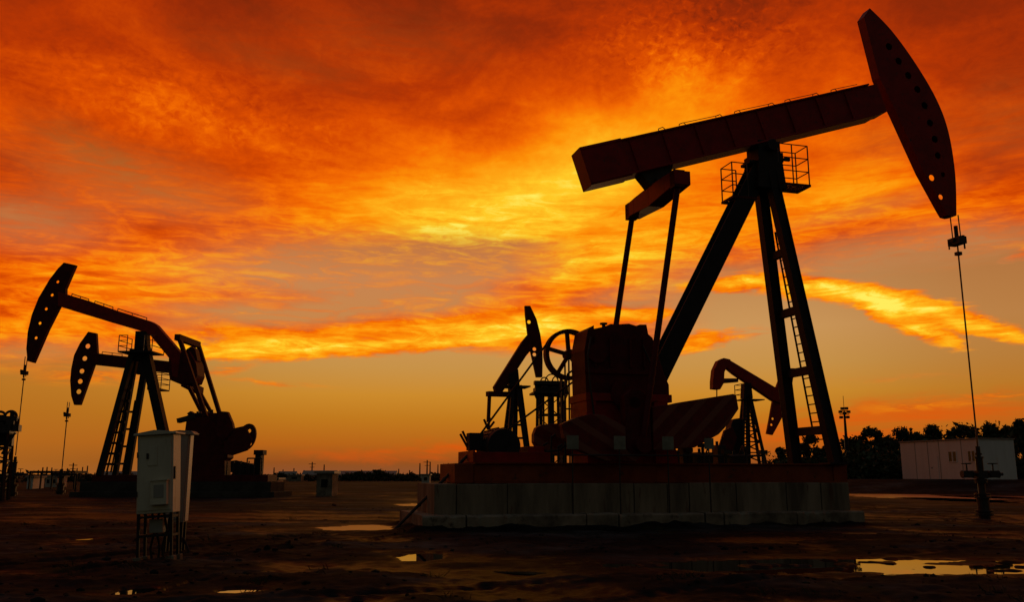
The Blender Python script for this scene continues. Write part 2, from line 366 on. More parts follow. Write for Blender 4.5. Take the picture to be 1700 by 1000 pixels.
nish = N.new('ShaderNodeTexSky'); nish.sky_type = 'NISHITA'; nish.sun_disc = False
SUN_AZ, SUN_EL = 5.0, 3.0
nish.sun_elevation = R(SUN_EL); nish.sun_rotation = R(SUN_AZ); nish.dust_density = 3.0; nish.air_density = 1.5
nb = N.new('ShaderNodeVectorMath'); nb.operation = 'SCALE'; L.new(nish.outputs[0], nb.inputs[0]); L.new(math_('MULTIPLY', mrange(el, 33, 60, 1.0, 3.2), NISH), nb.inputs['Scale'])
back = math_('MULTIPLY', math_('MULTIPLY', mrange(dy, -.30, .45), mrange(az, -85, -42, .25, 1.0)), mrange(el, 30.5, 39, 1, 0))
sky = mixc(back, nb.outputs[0], west)
bg = N.new('ShaderNodeBackground'); L.new(sky, bg.inputs[0]); bg.inputs['Strength'].default_value = 1.0
wo = N.new('ShaderNodeOutputWorld'); L.new(bg.outputs[0], wo.inputs[0])

sl = bpy.data.lights.new('sun', 'SUN'); sl.energy = .25; sl.angle = R(6); sl.color = (1.0, .52, .2)
so = bpy.data.objects.new('sun', sl); col.objects.link(so)
sd = Vector((math.sin(R(SUN_AZ))*math.cos(R(SUN_EL)), math.cos(R(SUN_AZ))*math.cos(R(SUN_EL)), math.sin(R(SUN_EL))))
so.rotation_euler = sd.to_track_quat('Z', 'Y').to_euler(); so.location = (0, 60, 40)

cam = bpy.data.cameras.new('camera'); cam.sensor_width = 36; cam.lens = 36 * F / 1700; cam.clip_end = 20000; cam.clip_start = .1
co = bpy.data.objects.new('camera', cam); col.objects.link(co); co.location = (0, 0, CH); co.rotation_euler = (math.pi/2 + TILT, 0, 0)
scene.camera = co
scene.view_settings.view_transform = 'Standard'; scene.view_settings.look = 'None'; scene.view_settings.exposure = 0; scene.view_settings.gamma = 1

# ---------------------------------------------------------------- ground sheet with real hollows for the puddles
ANG = R(15.6); MF_O = (-2.9015, 25.8247)
PUDDLES = [  # px centre, py top, py bottom, px half width, lobes
    (608, 871.5, 880.5, 80), (690, 836, 840.5, 32), (700, 917, 931, 40), (1512, 819, 832, 92), (1600, 828, 835, 50), (1668, 823, 829, 44),
    (222, 974, 988, 24), (398, 975, 985, 34), (303, 964, 978, 7), (335, 963, 967, 12), (140, 893, 897, 18)]
pud = []
for cx, y0, y1, hw in PUDDLES:
    a = ground_at(cx, y0); b = ground_at(cx, y1); cy = (a[1]+b[1])/2
    pud.append(((a[0]+b[0])/2, cy, hw/F*cy*1.02, abs(a[1]-b[1])/2))
# the large puddle in front of the big foundation
g0 = ground_at(1330, 926); g1_ = ground_at(1330, 953)
BIG = (5.9, (g0[1]+g1_[1])/2, 4.55, (g0[1]-g1_[1])/2)
def vnoise(x, y, seed):
    xi = np.floor(x).astype(np.int64); yi = np.floor(y).astype(np.int64); fx = x - xi; fy = y - yi
    def h(i, j):
        n = (i*374761393 + j*668265263 + seed*974634721) & 0x7fffffff
        n = ((n ^ (n >> 13)) * 1274126177) & 0x7fffffff
        return ((n ^ (n >> 16)) & 0xffff) / 65535.0
    u = fx*fx*(3-2*fx); v = fy*fy*(3-2*fy)
    return (h(xi,yi)*(1-u) + h(xi+1,yi)*u)*(1-v) + (h(xi,yi+1)*(1-u) + h(xi+1,yi+1)*u)*v - .5
def sstep(x, a, b):
    t = np.clip((x-a)/(b-a), 0, 1); return t*t*(3-2*t)
def height(x, y):
    x = np.asarray(x, float); y = np.asarray(y, float); r = np.hypot(x, y)
    n = vnoise(x*.09, y*.09, 1)*.16*sstep(r, 14, 40)
    n = n*(1-.75*sstep(r, 25, 45))
    far = 1-.62*sstep(r, 16, 34)
    n = n + (vnoise(x*.33, y*.33, 2)*.11 + vnoise(x*1.1, y*1.1, 3)*.075)*far + vnoise(x*3.1, y*3.1, 4)*.05*far + vnoise(x*7.3, y*7.3, 5)*.03*(1-sstep(r, 25, 50))
    rut = np.sin((x*.35 + y*1.0)*2.1 + vnoise(x*.25, y*.25, 8)*6)*.018
    n = n + rut*(1-sstep(r, 25, 60))
    w = vnoise(x*.8, y*1.3, 6)*.5 + vnoise(x*2.4, y*3.2, 7)*.4 + vnoise(x*7, y*8, 9)*.3
    d = np.zeros_like(n); d2 = np.zeros_like(n)
    for px, py, rx, ry in pud:
        q0 = np.hypot((x-px)/rx, (y-py)/ry); q = q0 + w*.8
        d = np.maximum(d, 1 - sstep(q, .75, 1.25)); d2 = np.maximum(d2, 1 - sstep(q0, 1.2, 3.6))
    q0 = np.hypot((x-BIG[0])/BIG[2], (y-BIG[1])/BIG[3]); q = q0 + w*.62
    d = np.maximum(d, (1 - sstep(q, .72, 1.2))); d2 = np.maximum(d2, 1 - sstep(q0, 1.1, 2.0))
    # tyre ruts
    for (ax_, ay_), (bx_, by_) in (((-9.5, 11), (2.5, 40)), ((-5.5, 9), (14, 21.5)), ((13, 12), (19, 60))):
        ln = math.hypot(bx_-ax_, by_-ay_); hx_, hy_ = (bx_-ax_)/ln, (by_-ay_)/ln
        al = (x-ax_)*hx_ + (y-ay_)*hy_; sd_ = -(x-ax_)*hy_ + (y-ay_)*hx_ + np.sin(al*.11)*.9
        m_ = np.abs(np.abs(sd_) - .9); ends = sstep(al, -2, 2)*(1-sstep(al, ln-4, ln))
        n = n + ends*(-.055*np.exp(-(m_/.15)**2)*(.75+.25*np.sin(al*23)) + .028*np.exp(-((m_-.27)/.10)**2))
    isl = sstep(vnoise(x*1.5, y*1.9, 15), .10, .26)*sstep(y, BIG[1]-.35, BIG[1]+.5)*sstep(x, 6.6, 7.4) + sstep(vnoise(x*2.6, y*3.4, 16), .26, .4)
    n = n*(1-.85*d2) + .018*(1-.8*d2) - d*.055 + np.clip(isl, 0, 1)*d*.058*(q0 < 1.6)
    # soil banked up against the big foundation
    lx = (x-MF_O[0])*math.cos(ANG) + (y-MF_O[1])*math.sin(ANG); ly = -(x-MF_O[0])*math.sin(ANG) + (y-MF_O[1])*math.cos(ANG)
    dist = np.hypot(np.maximum(np.maximum(-lx, lx-13.56), 0), np.maximum(np.abs(ly)-2.0, 0))
    n = n + np.exp(-(dist/.42)**2)*(.10 + vnoise(x*1.3, y*1.3, 12)*.16 + vnoise(x*5, y*5, 13)*.06)
    azd = np.degrees(np.arctan2(x, np.maximum(y, .01)))
    n = n + 1.05*sstep(r, 75, 86)*sstep(azd, 14, 21)*(y > 0) + .25*sstep(r, 75, 110)*(1-sstep(azd, 14, 21))
    return n
def ground_z(x, y): return float(height(np.array([x]), np.array([y]))[0])
angs = np.concatenate([np.linspace(-180, -46, 40, endpoint=False), np.linspace(-46, 46, 760, endpoint=False), np.linspace(46, 180, 40, endpoint=False)])
rads = np.concatenate([np.linspace(.6, 8, 18, endpoint=False), 8*(90/8)**np.linspace(0, 1, 430, endpoint=False), 90*(9000/90)**np.linspace(0, 1, 40)])
A_, R_ = np.meshgrid(np.radians(angs), rads); X = np.sin(A_)*R_; Y = np.cos(A_)*R_; Z = height(X, Y)
nr, na = X.shape
verts = np.stack([X, Y, Z], -1).reshape(-1, 3)
idx = np.arange(nr*na).reshape(nr, na)
q = np.stack([idx[:-1], np.roll(idx, -1, 1)[:-1], np.roll(idx, -1, 1)[1:], idx[1:]], -1).reshape(-1, 4)[:, ::-1]
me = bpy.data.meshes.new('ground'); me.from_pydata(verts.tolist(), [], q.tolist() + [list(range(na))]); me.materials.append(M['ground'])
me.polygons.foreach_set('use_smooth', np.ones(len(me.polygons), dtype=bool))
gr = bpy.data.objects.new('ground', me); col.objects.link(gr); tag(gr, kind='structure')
for i, (px, py, rx, ry) in enumerate(pud + [BIG]):
    pts = circ((px, py), 1, 40); n = len(pts)
    mb = MB(); mb.add([(px + (a-px)*rx*1.5, py + (b-py)*ry*1.7, -.022) for a, b in pts], [tuple(range(n))])
    tag(mb.build('water', M['ruffled'] if i in (0,1,3,4,5) else M['water']), kind='structure')

# ---------------------------------------------------------------- shared pump jack pieces
def hoop_rail(mb, pts, r=.022):
    mb.path(pts, r, 6)

def railing(mb, corners, zf, h, r=.024, mids=2, closed=False):
    """posts at the corners, a top rail and mid rails"""
    n = len(corners)
    for x, y in corners: mb.tube((x, y, zf), (x, y, zf+h), r, 6)
    for k in range(1, mids+2):
        z = zf + h*k/(mids+1)
        for i in range(n if closed else n-1):
            a, b = corners[i], corners[(i+1) % n]; mb.tube((*a, z), (*b, z), r*.8, 6)

def smooth_line(pts, k=4):
    out = []
    for i in range(len(pts)-1):
        p0 = pts[max(i-1, 0)]; p1 = pts[i]; p2 = pts[i+1]; p3 = pts[min(i+2, len(pts)-1)]
        for j in range(k):
            t = j/k; out.append(tuple(.5*((2*p1[c]) + (-p0[c]+p2[c])*t + (2*p0[c]-5*p1[c]+4*p2[c]-p3[c])*t*t + (-p0[c]+3*p1[c]-3*p2[c]+p3[c])*t**3) for c in (0, 1)))
    return out + [pts[-1]]

def horse_head(root, outline, holes_near, holes_far, half, m, near=-1, name='horse_head'):
    """two side plates with lightening holes and a rim plate round them"""
    mb = MB()
    t = .03
    mb.plate(outline, holes_near, near*half, near*(half-t)); mb.plate(outline, holes_far, -near*(half-t), -near*half)
    n = len(outline); cx = sum(p[0] for p in outline)/n; cz = sum(p[1] for p in outline)/n
    inn = [(cx+(x-cx)*.985, cz+(z-cz)*.985) for x, z in outline]
    y0, y1 = -(half-t)+.002, half-t-.002
    vs = [(x, y0, z) for x, z in outline] + [(x, y0, z) for x, z in inn] + [(x, y1, z) for x, z in outline] + [(x, y1, z) for x, z in inn]
    fs = []
    for i in range(n):
        j = (i+1) % n; fs += [(i, j, 2*n+j, 2*n+i), (n+i, 3*n+i, 3*n+j, n+j), (i, n+i, n+j, j), (2*n+i, 2*n+j, 3*n+j, 3*n+i)]
    mb.add(vs, fs)
    return mb.build(name, m, root)

def rod_string(root, x, z_head, z_bar, z_low, half=.16, r=.022, wire=.018):
    b = MB(); b.tube((x-.02, -half, z_head), (x, -half, z_bar), wire, 6); b.tube((x-.02, half, z_head), (x, half, z_bar), wire, 6)
    b.build('bridle_cable', M['wire'], root)
    c = MB(); c.box(x-.16, x+.16, -half-.1, half+.1, z_bar-.16, z_bar+.10); c.box(x-.23, x+.23, -.07, .07, z_bar-.06, z_bar+.06); c.box(x+.18, x+.27, -.1, .1, z_bar+.0, z_bar+.2); c.tube((x, 0, z_bar+.08), (x, 0, z_bar+.55), .07, 8)
    c.tube((x-.2, half, z_bar-.3), (x-.2, half, z_bar), .03, 6); c.tube((x+.13, -half, z_bar-.34), (x+.13, -half, z_bar), .035, 6)
    c.box(x-.09, x+.09, -.09, .09, z_bar-.55, z_bar-.43)
    c.build('carrier_bar', M['iron'], root)
    p = MB(); p.tube((x, 0, z_low), (x, 0, z_bar), r, 8); p.build('polished_rod', M['wire'], root)

def wellhead(label, loc, rz, s=1.0, top=2.4, arms=((1, 1.5), (-1, .6))):
    w = thing('wellhead', label, 'wellhead', loc, rz)
    b = MB(); b.tube((0,0,-.15), (0,0,.7), .2*s, 16); b.tube((0,0,.7), (0,0,top-.4), .12*s, 14); b.tube((0,0,top-.4), (0,0,top), .075*s, 12)
    for z, r in ((.12,.30),(.22,.30),(.68,.27),(.78,.27),(1.2,.2),(1.28,.2),(top-.42,.15),(top-.3,.11)): b.tube((0,0,z), (0,0,z+.07), r*s, 16)
    b.box(-.17*s, .17*s, -.17*s, .17*s, 1.36, 1.62)
    b.build('casing_tree', M['iron'], w)
    for sg, ln in arms:
        v = MB(); v.tube((sg*.1, 0, 1.5), (sg*ln, 0, 1.5), .055*s, 10); v.box(min(sg*.32, sg*.62), max(sg*.32, sg*.62), -.11, .11, 1.38, 1.62)
        v.tube((sg*.3, 0, 1.5), (sg*.27, 0, 1.5), .13*s, 12); v.tube((sg*.66, 0, 1.5), (sg*.63, 0, 1.5), .13*s, 12)
        if ln > 1: v.tube((sg*ln, 0, 1.5), (sg*ln, 0, -.1), .055*s, 10); v.tube((sg*(ln-.3),0,1.5),(sg*(ln-.27),0,1.5),.12*s,12)
        vo = v.build('side_valve', M['iron'], w)
        h = MB(); h.tube((sg*.47, 0, 1.62), (sg*.47, 0, 1.86), .025, 8)
        ring_pts = [(sg*.47 + .15*math.cos(k*math.pi/6), .15*math.sin(k*math.pi/6), 1.86) for k in range(13)]
        h.path(ring_pts, .018, 6); h.path([ring_pts[0], ring_pts[6]], .014, 6); h.path([ring_pts[3], ring_pts[9]], .014, 6)
        h.build('handwheel', M['iron'], vo)
    return w

# ---------------------------------------------------------------- the big pump jack
ANG = R(15.6)
MF = Frame(-2.9015, 25.8247, ANG)
big = thing('pump_jack', 'largest pump jack, red beam tilted with its head high, standing on the long concrete foundation', 'pump jack', (MF.o[0], MF.o[1], 0), ANG, 'pump jacks of the oil field')
P = MF.loc
# walking beam (box girder, near side is -y)
ux, uz = 1/math.hypot(1, .3245), .3245/math.hypot(1, .3245)
def along(x0, z0, d, e=0.0): return (x0 + ux*d - uz*e, z0 + uz*d + ux*e)
B0 = (5.56, 10.66)                                   # lower rear corner
HB = 1.09
b = MB(); b.prism([along(*B0, 0), along(*B0, 12.0), along(*B0, 12.0, HB), along(*B0, 0, HB)], -.36, .36)
for e in (-.03, HB+.03): b.prism([along(*B0, -.02, e-.03), along(*B0, 11.6, e-.03), along(*B0, 11.6, e+.03), along(*B0, -.02, e+.03)], -.43, .43)
for d in np.arange(1.7, 11.5, 1.25):
    b.prism([along(*B0, d, .031), along(*B0, d+.025, .031), along(*B0, d+.025, HB-.031), along(*B0, d, HB-.031)], -.42, .42)
beam = b.build('walking_beam', M['red'], big, .012)
b = MB(); b.prism([along(*B0, -.06, -.10), along(*B0, 1.45, -.10), along(*B0, 1.45, HB+.10), along(*B0, -.06, HB+.10)], -.40, .40)
b.build('tail_cladding', M['red'], beam, .015)
for d in (2.9, 3.7, 5.15, 5.9, 7.3, 8.0, 9.2, 10.0):
    hp = [(*along(*B0, d, HB+.06)[:1], -.3, along(*B0, d, HB+.06)[1])]
    q0 = along(*B0, d, HB+.06); q1 = along(*B0, d+.03, HB+.15); q2 = along(*B0, d+.2, HB+.17); q3 = along(*B0, d+.28, HB+.06)
    b = MB(); b.path([(q0[0], -.3, q0[1]), (q1[0], -.3, q1[1]), (q2[0], -.3, q2[1]), (q3[0], -.3, q3[1])], .014, 6); b.build('grab_hoop', M['galv'], beam)
for d0, d1 in ((3.7, 5.3), (5.9, 7.4), (8.0, 9.3), (10.0, 11.2)):
    b = MB(); q0 = along(*B0, d0+.1, HB+.165); q1 = along(*B0, d1, HB+.15); b.tube((q0[0], -.3, q0[1]), (q1[0], -.3, q1[1]), .012, 6); b.build('hand_wire', M['galv'], beam)
# horse head
HW = .20
near_pts = [P(px, py, -HW) for px, py in ((1444,13),(1480,50),(1520,105),(1555,165),(1575,220),(1586,290),(1588,358))]
far_pts = [P(px, py, HW) for px, py in ((1568,364),(1560,362),(1553,350),(1520,290),(1475,191))]
outline = smooth_line(near_pts, 5) + far_pts + [P(1462,165,HW), P(1448,135,HW), P(1423,36,HW)]
def inside(p, r):
    n = len(outline); odd = False; dm = 9
    for i in range(n):
        (x0, z0), (x1, z1) = outline[i], outline[(i+1) % n]
        if (z0 > p[1]) != (z1 > p[1]) and p[0] < (x1-x0)*(p[1]-z0)/(z1-z0)+x0: odd = not odd
        L2 = (x1-x0)**2+(z1-z0)**2; t = max(0, min(1, ((p[0]-x0)*(x1-x0)+(p[1]-z0)*(z1-z0))/max(L2, 1e-9)))
        dm = min(dm, math.hypot(p[0]-x0-t*(x1-x0), p[1]-z0-t*(z1-z0)))
    return odd and dm > r + .03
cand = [(1547,295,.12,1),(1562,327,.10,1)] + [(px, py, rr, 0) for px, py, rr in ((1436,52,.15),(1449,88,.15),(1476,77,.14),(1492,101,.14),(1508,125,.14),(1523,148,.14),(1535,175,.14),(1544,204,.14),(1552,231,.14),(1557,258,.13),(1566,290,.10),(1500,205,.15),(1512,240,.15))]
hn, hf, used = [], [], []
for px, py, rr, thru in cand:
    p = P(px, py, -HW)
    if inside(p, rr) and all(math.hypot(p[0]-u[0], p[1]-u[1]) > rr+u[2]+.03 for u in used):
        used.append((*p, rr)); hn.append(circ(p, rr, 16))
        if thru: hf.append(circ(P(px, py, HW), rr+.05, 16))
horse_head(big, outline, hn, hf, HW, M['red'])
rod_string(big, 19.80, 10.75, 9.84, 2.2, .19, .028, .024)
# saddle bearing and samson post
top = (12.02, 12.35)
b = MB(); b.box(11.55, 12.5, -.48, .48, 11.95, 12.3); b.tube((12.05, -.62, 12.5), (12.05, .62, 12.5), .2, 18); b.box(11.62, 12.45, -.40, .40, 12.3, 12.72)
b.prism([(11.45,11.0),(12.55,11.0),(12.45,11.95),(11.55,11.95)], -.5, .5)
b.box(12.5, 12.72, -.55, -.45, 12.0, 12.12); b.box(11.3, 11.55, -.3, .3, 11.9, 12.0)
b.build('saddle_bearing', M['black'], big, .01)
for sy in (-1, 1):
    q = MB(); q.hbeam((12.0, sy*.32, 11.9), (13.38 if sy < 0 else 13.2, sy*1.0, 1.82), .34, .36, (1,0,0), .05)
    q.bar((12.0, sy*.32, 11.9), (13.38 if sy < 0 else 13.2, sy*1.0, 1.82), .22, .25, (1,0,0))
    lg = q.build('front_leg', M['black'], big, .008)
    MB().box(12.95, 13.6, sy*1.0-.3, sy*1.0+.3, 1.80, 1.86).build('foot_plate', M['black'], lg)
q = MB(); q.hbeam((11.75, 0, 11.75), (6.2, 0, 1.82), .62, .58, (0,1,0), .07); q.bar((11.75, 0, 11.75), (6.2, 0, 1.82), .3, .42, (0,1,0)); q.build('rear_leg', M['black'], big, .008)
b = MB()
for py in (425, 520, 618, 716):
    z = P(1320, py, 0)[1]; t = (11.9 - z)/(11.9-1.82); x = 12.0 + 1.29*t; y = .32 + .68*t
    MB().bar((x, -y+.15, z), (x, y-.15, z), .16, .27, (0,0,1)).build('cross_brace', M['black'], big, .006)
lad = MB(); l0 = P(1285, 385, 0); l1 = P(1352, 738, 0)
la, lb = Vector((l0[0]+.06, .03, l0[1])), Vector((l1[0]+.06, .03, l1[1]))
la2, lb2 = la + Vector((.02, -.38, 0)), lb + Vector((.02, -.48, 0))
lad.tube(la, lb, .034, 6); lad.tube(la2, lb2, .034, 6)
for k in range(25):
    t = (k+.5)/25; lad.tube(la.lerp(lb, t), la2.lerp(lb2, t), .02, 6)
lad.build('ladder', M['black'], big)
# service platforms at the top of the post
pl = MB(); z1 = 11.22
pl.box(12.2, 13.5, -.50, -.42, z1-.06, z1+.02); pl.box(12.2, 13.5, .22, .30, z1-.06, z1+.02); pl.box(13.43, 13.5, -.42, .22, z1-.06, z1+.02); pl.box(12.55, 12.62, -.42, .22, z1-.05, z1+.01)
for k in range(6): pl.box(12.2, 13.43, -.36+k*.1, -.34+k*.1, z1-.03, z1)
plo = pl.build('service_platform', M['red_dark'], big)
pl = MB(); z2 = 10.66
pl.box(10.6, 11.5, -.30, -.23, z2-.06, z2+.02); pl.box(10.6, 11.5, .42, .50, z2-.06, z2+.02); pl.box(10.6, 10.67, -.23, .42, z2-.06, z2+.02); pl.box(10.85, 10.92, -.23, .42, z2-.05, z2+.01)
for k in range(5): pl.box(10.67, 11.5, -.15+k*.12, -.13+k*.12, z2-.03, z2)
plo2 = pl.build('service_platform', M['red_dark'], big)
rl = MB(); railing(rl, [(12.3,-.46),(12.85,-.46),(13.47,-.46),(13.47,.26),(12.3,.26)], z1, 1.42); rl.build('railing', M['galv'], plo)
rl = MB(); railing(rl, [(11.2,-.27),(10.63,-.27),(10.63,.46),(11.2,.46)], z2, 1.2); rl.build('railing', M['galv'], plo2)
# equaliser and pitman arms
b = MB(); b.add([], [])
pts = [(-1.95,-.22,.22),(-1.2,-.27,.27),(0,-.36,.30),(1.2,-.27,.27),(1.95,-.22,.22)]
for (y0, a0, c0), (y1, a1, c1) in zip(pts, pts[1:]):
    xm = 7.93; vs = [(xm+sx*.27, y, 10.5 + z) for y, a, c in ((y0,a0,c0),(y1,a1,c1)) for sx in (-1, 1) for z in (a, c)]
    b.add(vs, [(0,1,3,2),(4,6,7,5),(0,4,5,1),(2,3,7,6),(0,2,6,4),(1,5,7,3)])
b.build('equaliser_beam', M['red'], big, .01)
b = MB(); b.prism([(7.2,11.28),(8.5,11.7),(8.3,10.85),(7.65,10.75)], -.26, .26); b.tube((7.95,-.4,10.9),(7.95,.4,10.9),.17,16)
b.build('tail_bearing', M['iron'], big)
for sy in (-1, 1):
    q = MB(); q.tube((7.86, sy*1.78, 10.38), (6.42, sy*1.78, 2.35), .095, 12); q.box(7.66, 8.02, sy*1.78-.16, sy*1.78+.16, 10.2, 10.75); q.tube((6.42, sy*1.66, 2.35), (6.42, sy*1.90, 2.35), .24, 18)
    q.build('pitman_arm', M['red_dark'], big)
# gear reducer on its stand
b = MB()
g = [(5.15,3.9),(5.12,5.2),(5.25,5.85),(5.45,5.98)] + [P(px, py, -.5) for px, py in ((984,547),(1018,540),(1042,538.5),(1054,542),(1060,540),(1071,540),(1074,556),(1081,562),(1088,584),(1100,622),(1108,640))]
g = [p for p in g if True]; g.sort(key=lambda p: 0)
x_hi = max(p[0] for p in g)
b.prism(g + [(x_hi, 3.9)], -.62, .62)
gb = b.build('gear_reducer', M['red_dark'], big, .02)
b = MB(); b.tube((6.0, 0, 5.9), (6.0, 0, 6.12), .06, 8); b.tube((6.0, 0, 6.12), (6.0, 0, 6.17), .12, 10); b.build('breather_cap', M['iron'], gb)
b = MB()
for x in (5.3, 5.9, 6.5, 7.1): b.tube((x, -.66, 4.6), (x, -.60, 4.6), .07, 8)
b.box(5.1, 7.3, -.68, -.622, 4.5, 4.62); b.tube((6.3, -.8, 3.9), (6.3, -.622, 3.9), .42, 24); b.tube((5.5, -.75, 5.1), (5.5, -.622, 5.1), .3, 20)
b.build('bearing_flange', M['red_dark'], gb)
for x in (5.45, 5.95, 6.6, 7.05): MB().box(x-.035, x+.035, -.70, -.622, 4.7, 5.62).build('casting_rib', M['red_dark'], gb, .008)
MB().box(6.1, 6.75, -.3, .3, 5.96, 6.10).build('inspection_cover', M['red_dark'], gb, .02)
b = MB(); b.path([(5.3,-.7,5.6),(5.15,-.8,5.0),(5.2,-.82,4.2),(5.35,-.8,3.0)], .03, 8); b.build('oil_pipe', M['iron'], gb)
MB().path([(7.0,-.7,5.4),(7.25,-.74,4.8),(7.3,-.78,4.2)], .03, 8).build('oil_pipe', M['iron'], gb)
b = MB(); b.box(5.1, 7.9, -.75, .75, 3.66, 3.895); b.box(5.12, 5.42, -.74, .74, 1.82, 3.66); b.prism([(7.3,1.82),(8.05,1.82),(7.75,3.66),(7.3,3.66)], -.74, .74); b.box(5.42, 7.3, -.6, .6, 1.82, 3.66)
b.build('reducer_stand', M['red'], big, .012)
b = MB(); b.tube((6.3,-1.62,3.55),(6.3,1.62,3.55),.17,16); b.build('crankshaft', M['iron'], big)
# sheave, belts, motor
sc = (5.22, 5.28)
b = MB(); b.ring(sc, .82, .70, .98, 1.26, 48); b.tube((sc[0], .95, sc[1]), (sc[0], 1.30, sc[1]), .16, 16)
for k in range(5):
    a = R(18 + 72*k + 4); p = (sc[0]+.13*math.cos(a), 1.12, sc[1]+.13*math.sin(a)); q_ = (sc[0]+.72*math.cos(a), 1.12, sc[1]+.72*math.sin(a)); b.bar(p, q_, .12, .10, (0,1,0))
b.tube((sc[0], .62, sc[1]), (sc[0], .95, sc[1]), .08, 10)
b.build('sheave', M['red_dark'], big)
ms = P(806, 728, 1.12)
b = MB(); r1, r2 = .80, .2
dv = Vector((ms[0]-sc[0], ms[1]-sc[1])); nn = Vector((-dv.y, dv.x)).normalized()
for s_ in (-1, 1):
    b.bar((sc[0]+nn.x*r1*s_, 1.12, sc[1]+nn.y*r1*s_), (ms[0]+nn.x*r2*s_, 1.12, ms[1]+nn.y*r2*s_), .03, .06, (0,0,1))
b.build('drive_belt', M['black'], big)
mc = P(826, 742, 0); mr = .52
b = MB(); b.tube((mc[0], -.55, mc[1]), (mc[0], .6, mc[1]), mr, 28); b.tube((mc[0], -.78, mc[1]), (mc[0], -.55, mc[1]), mr*.93, 28, mr*.98)
for k in range(18):
    a = 2*math.pi*k/18; b.bar((mc[0]+mr*math.cos(a), -.5, mc[1]+mr*math.sin(a)), (mc[0]+mr*math.cos(a), .55, mc[1]+mr*math.sin(a)), .03, .07, (math.cos(a),0,math.sin(a)))
b.box(mc[0]-.55, mc[0]+.45, -.5, .5, mc[1]-.62, mc[1]-.46); b.box(mc[0]-.92, mc[0]-.5, -.3, .12, mc[1]-.12, mc[1]+.38); b.tube((ms[0], .6, ms[1]), (ms[0], 1.26, ms[1]), .06, 10); b.tube((ms[0], 1.0, ms[1]), (ms[0], 1.26, ms[1]), .2, 20)
b.build('motor', M['black'], big, .01)
lv = [P(784, 752, 0), P(764, 721, 0), P(769, 716, 0), P(776, 738, 0)]
b = MB(); b.tube((lv[0][0], 0, lv[0][1]-.1), (lv[1][0], 0, lv[1][1]), .035, 6); b.tube((lv[0][0]+.08, .1, lv[0][1]-.1), (lv[2][0], .1, lv[2][1]), .035, 6); b.tube((lv[3][0]-.02, 0, lv[3][1]), (lv[3][0]+.12, .1, lv[3][1]), .03, 6)
b.build('brake_lever', M['red_dark'], big)
b = MB(); b.box(1.62, 3.9, -.95, .95, 1.824, 2.12); b.box(1.60, 1.66, -1.0, 1.0, 1.824, 2.16); b.box(3.3, 3.8, -.7, .7, 2.12, 2.3)
b.build('motor_stand', M['red'], big, .01)
# cranks with their winged counterweights (near one at -y)
YC = -1.45
wl = MF.many([(930,705),(952,695),(978,688),(1000,690),(1030,706),(1062,724),(1066,752),(1052,768),(1004,766),(956,748),(935,728)], YC)
wr = MF.many([(1080,676),(1112,672),(1125,669),(1214,655),(1219,657),(1223,680),(1206,705),(1190,722),(1150,744),(1082,748)], YC)
wl_far = MF.many([(884,722),(888,711),(897,706),(920,704),(960,700),(1005,715),(1000,752),(950,758),(908,754),(890,745),(884,735)], 1.45)
arm = [(5.95,3.75),(6.2,3.95),(6.5,3.95),(6.75,3.7),(6.78,2.2),(6.6,2.02),(6.2,2.02),(6.02,2.2)]
for sy, nm in ((-1, 'near'), (1, 'far')):
    k = MB().prism(arm, sy*1.24, sy*1.62) .build('crank_arm', M['red_dark'], big, .02)
    for w_, mt in ((wl if sy < 0 else wl_far, 'stripe_l'), (wr, 'stripe_r')):
        MB().prism(w_, sy*1.28, sy*1.58).build('counterweight', M[mt], k, .02)
# skid
b = MB()
for y in (-.95, .95): b.hbeam((1.62, y, 1.53), (13.4, y, 1.53), .30, .56, (0,0,1), .04); b.bar((1.62, y, 1.53), (13.4, y, 1.53), .16, .47, (0,0,1))
for x in np.arange(1.9, 13.5, 1.05): b.box(x-.06, x+.06, -.8, .8, 1.3, 1.78)
b.box(1.62, 13.68, -1.12, 1.12, 1.798, 1.822); b.box(13.2, 13.68, -1.1, 1.1, 1.26, 1.797)
b.build('skid_frame', M['orange'], big, .006)
MB().box(1.06, 1.60, -1.08, 1.08, 1.256, 1.80).build('skid_end_box', M['orange'], big, .02)
b = MB()
for i, (x, h) in enumerate(((8.6,.35),(9.1,.5),(9.9,.3),(10.6,.42),(11.2,.3))):
    b.tube((x, -.3, 1.82), (x, -.3, 1.82+h), .05, 8); b.box(x-.12, x+.12, -.4, -.2, 1.82+h, 1.95+h)
b.path([(8.6,-.3,2.1),(9.9,-.3,2.05),(11.2,-.3,2.08)], .035, 8)
b.build('lubrication_pipework', M['iron'], big)
for x_, w_, h_, y_ in ((8.35,.5,.42,.5),(8.95,.32,.75,.62),(9.45,.55,.36,.4),(10.15,.3,.6,.6),(10.6,.45,.3,.3)):
    q = MB(); q.box(x_-w_/2, x_+w_/2, y_-.2, y_+.2, 1.826, 1.826+h_); q.tube((x_-w_*.2, y_, 1.826+h_), (x_-w_*.2, y_, 1.95+h_), .05, 8); q.tube((x_+w_*.25, y_, 1.826+h_), (x_+w_*.4, y_-.1, 2.1+h_), .03, 6)
    q.build('valve_block', M['iron'], big, .01)
for x_, h_ in ((4.15,.55),(4.4,.8),(4.62,.5),(4.85,.7)):            # short stand pipes and a hose between motor and reducer
    MB().path([(x_, .5, 1.82), (x_, .5, 1.82+h_), (x_+.12, .42, 1.9+h_)], .035, 8).build('stand_pipe', M['iron'], big)
MB().path([(3.6,-.5,2.3),(3.9,-.62,2.15),(4.3,-.6,2.2),(4.7,-.5,2.5),(5.0,-.5,3.1)], .03, 8).build('hose', M['black'], big)
for z_ in (2.3, 2.7, 3.1, 3.5): MB().tube((4.9, .6, z_), (5.1, .6, z_), .025, 6).build('step_rung', M['iron'], big)
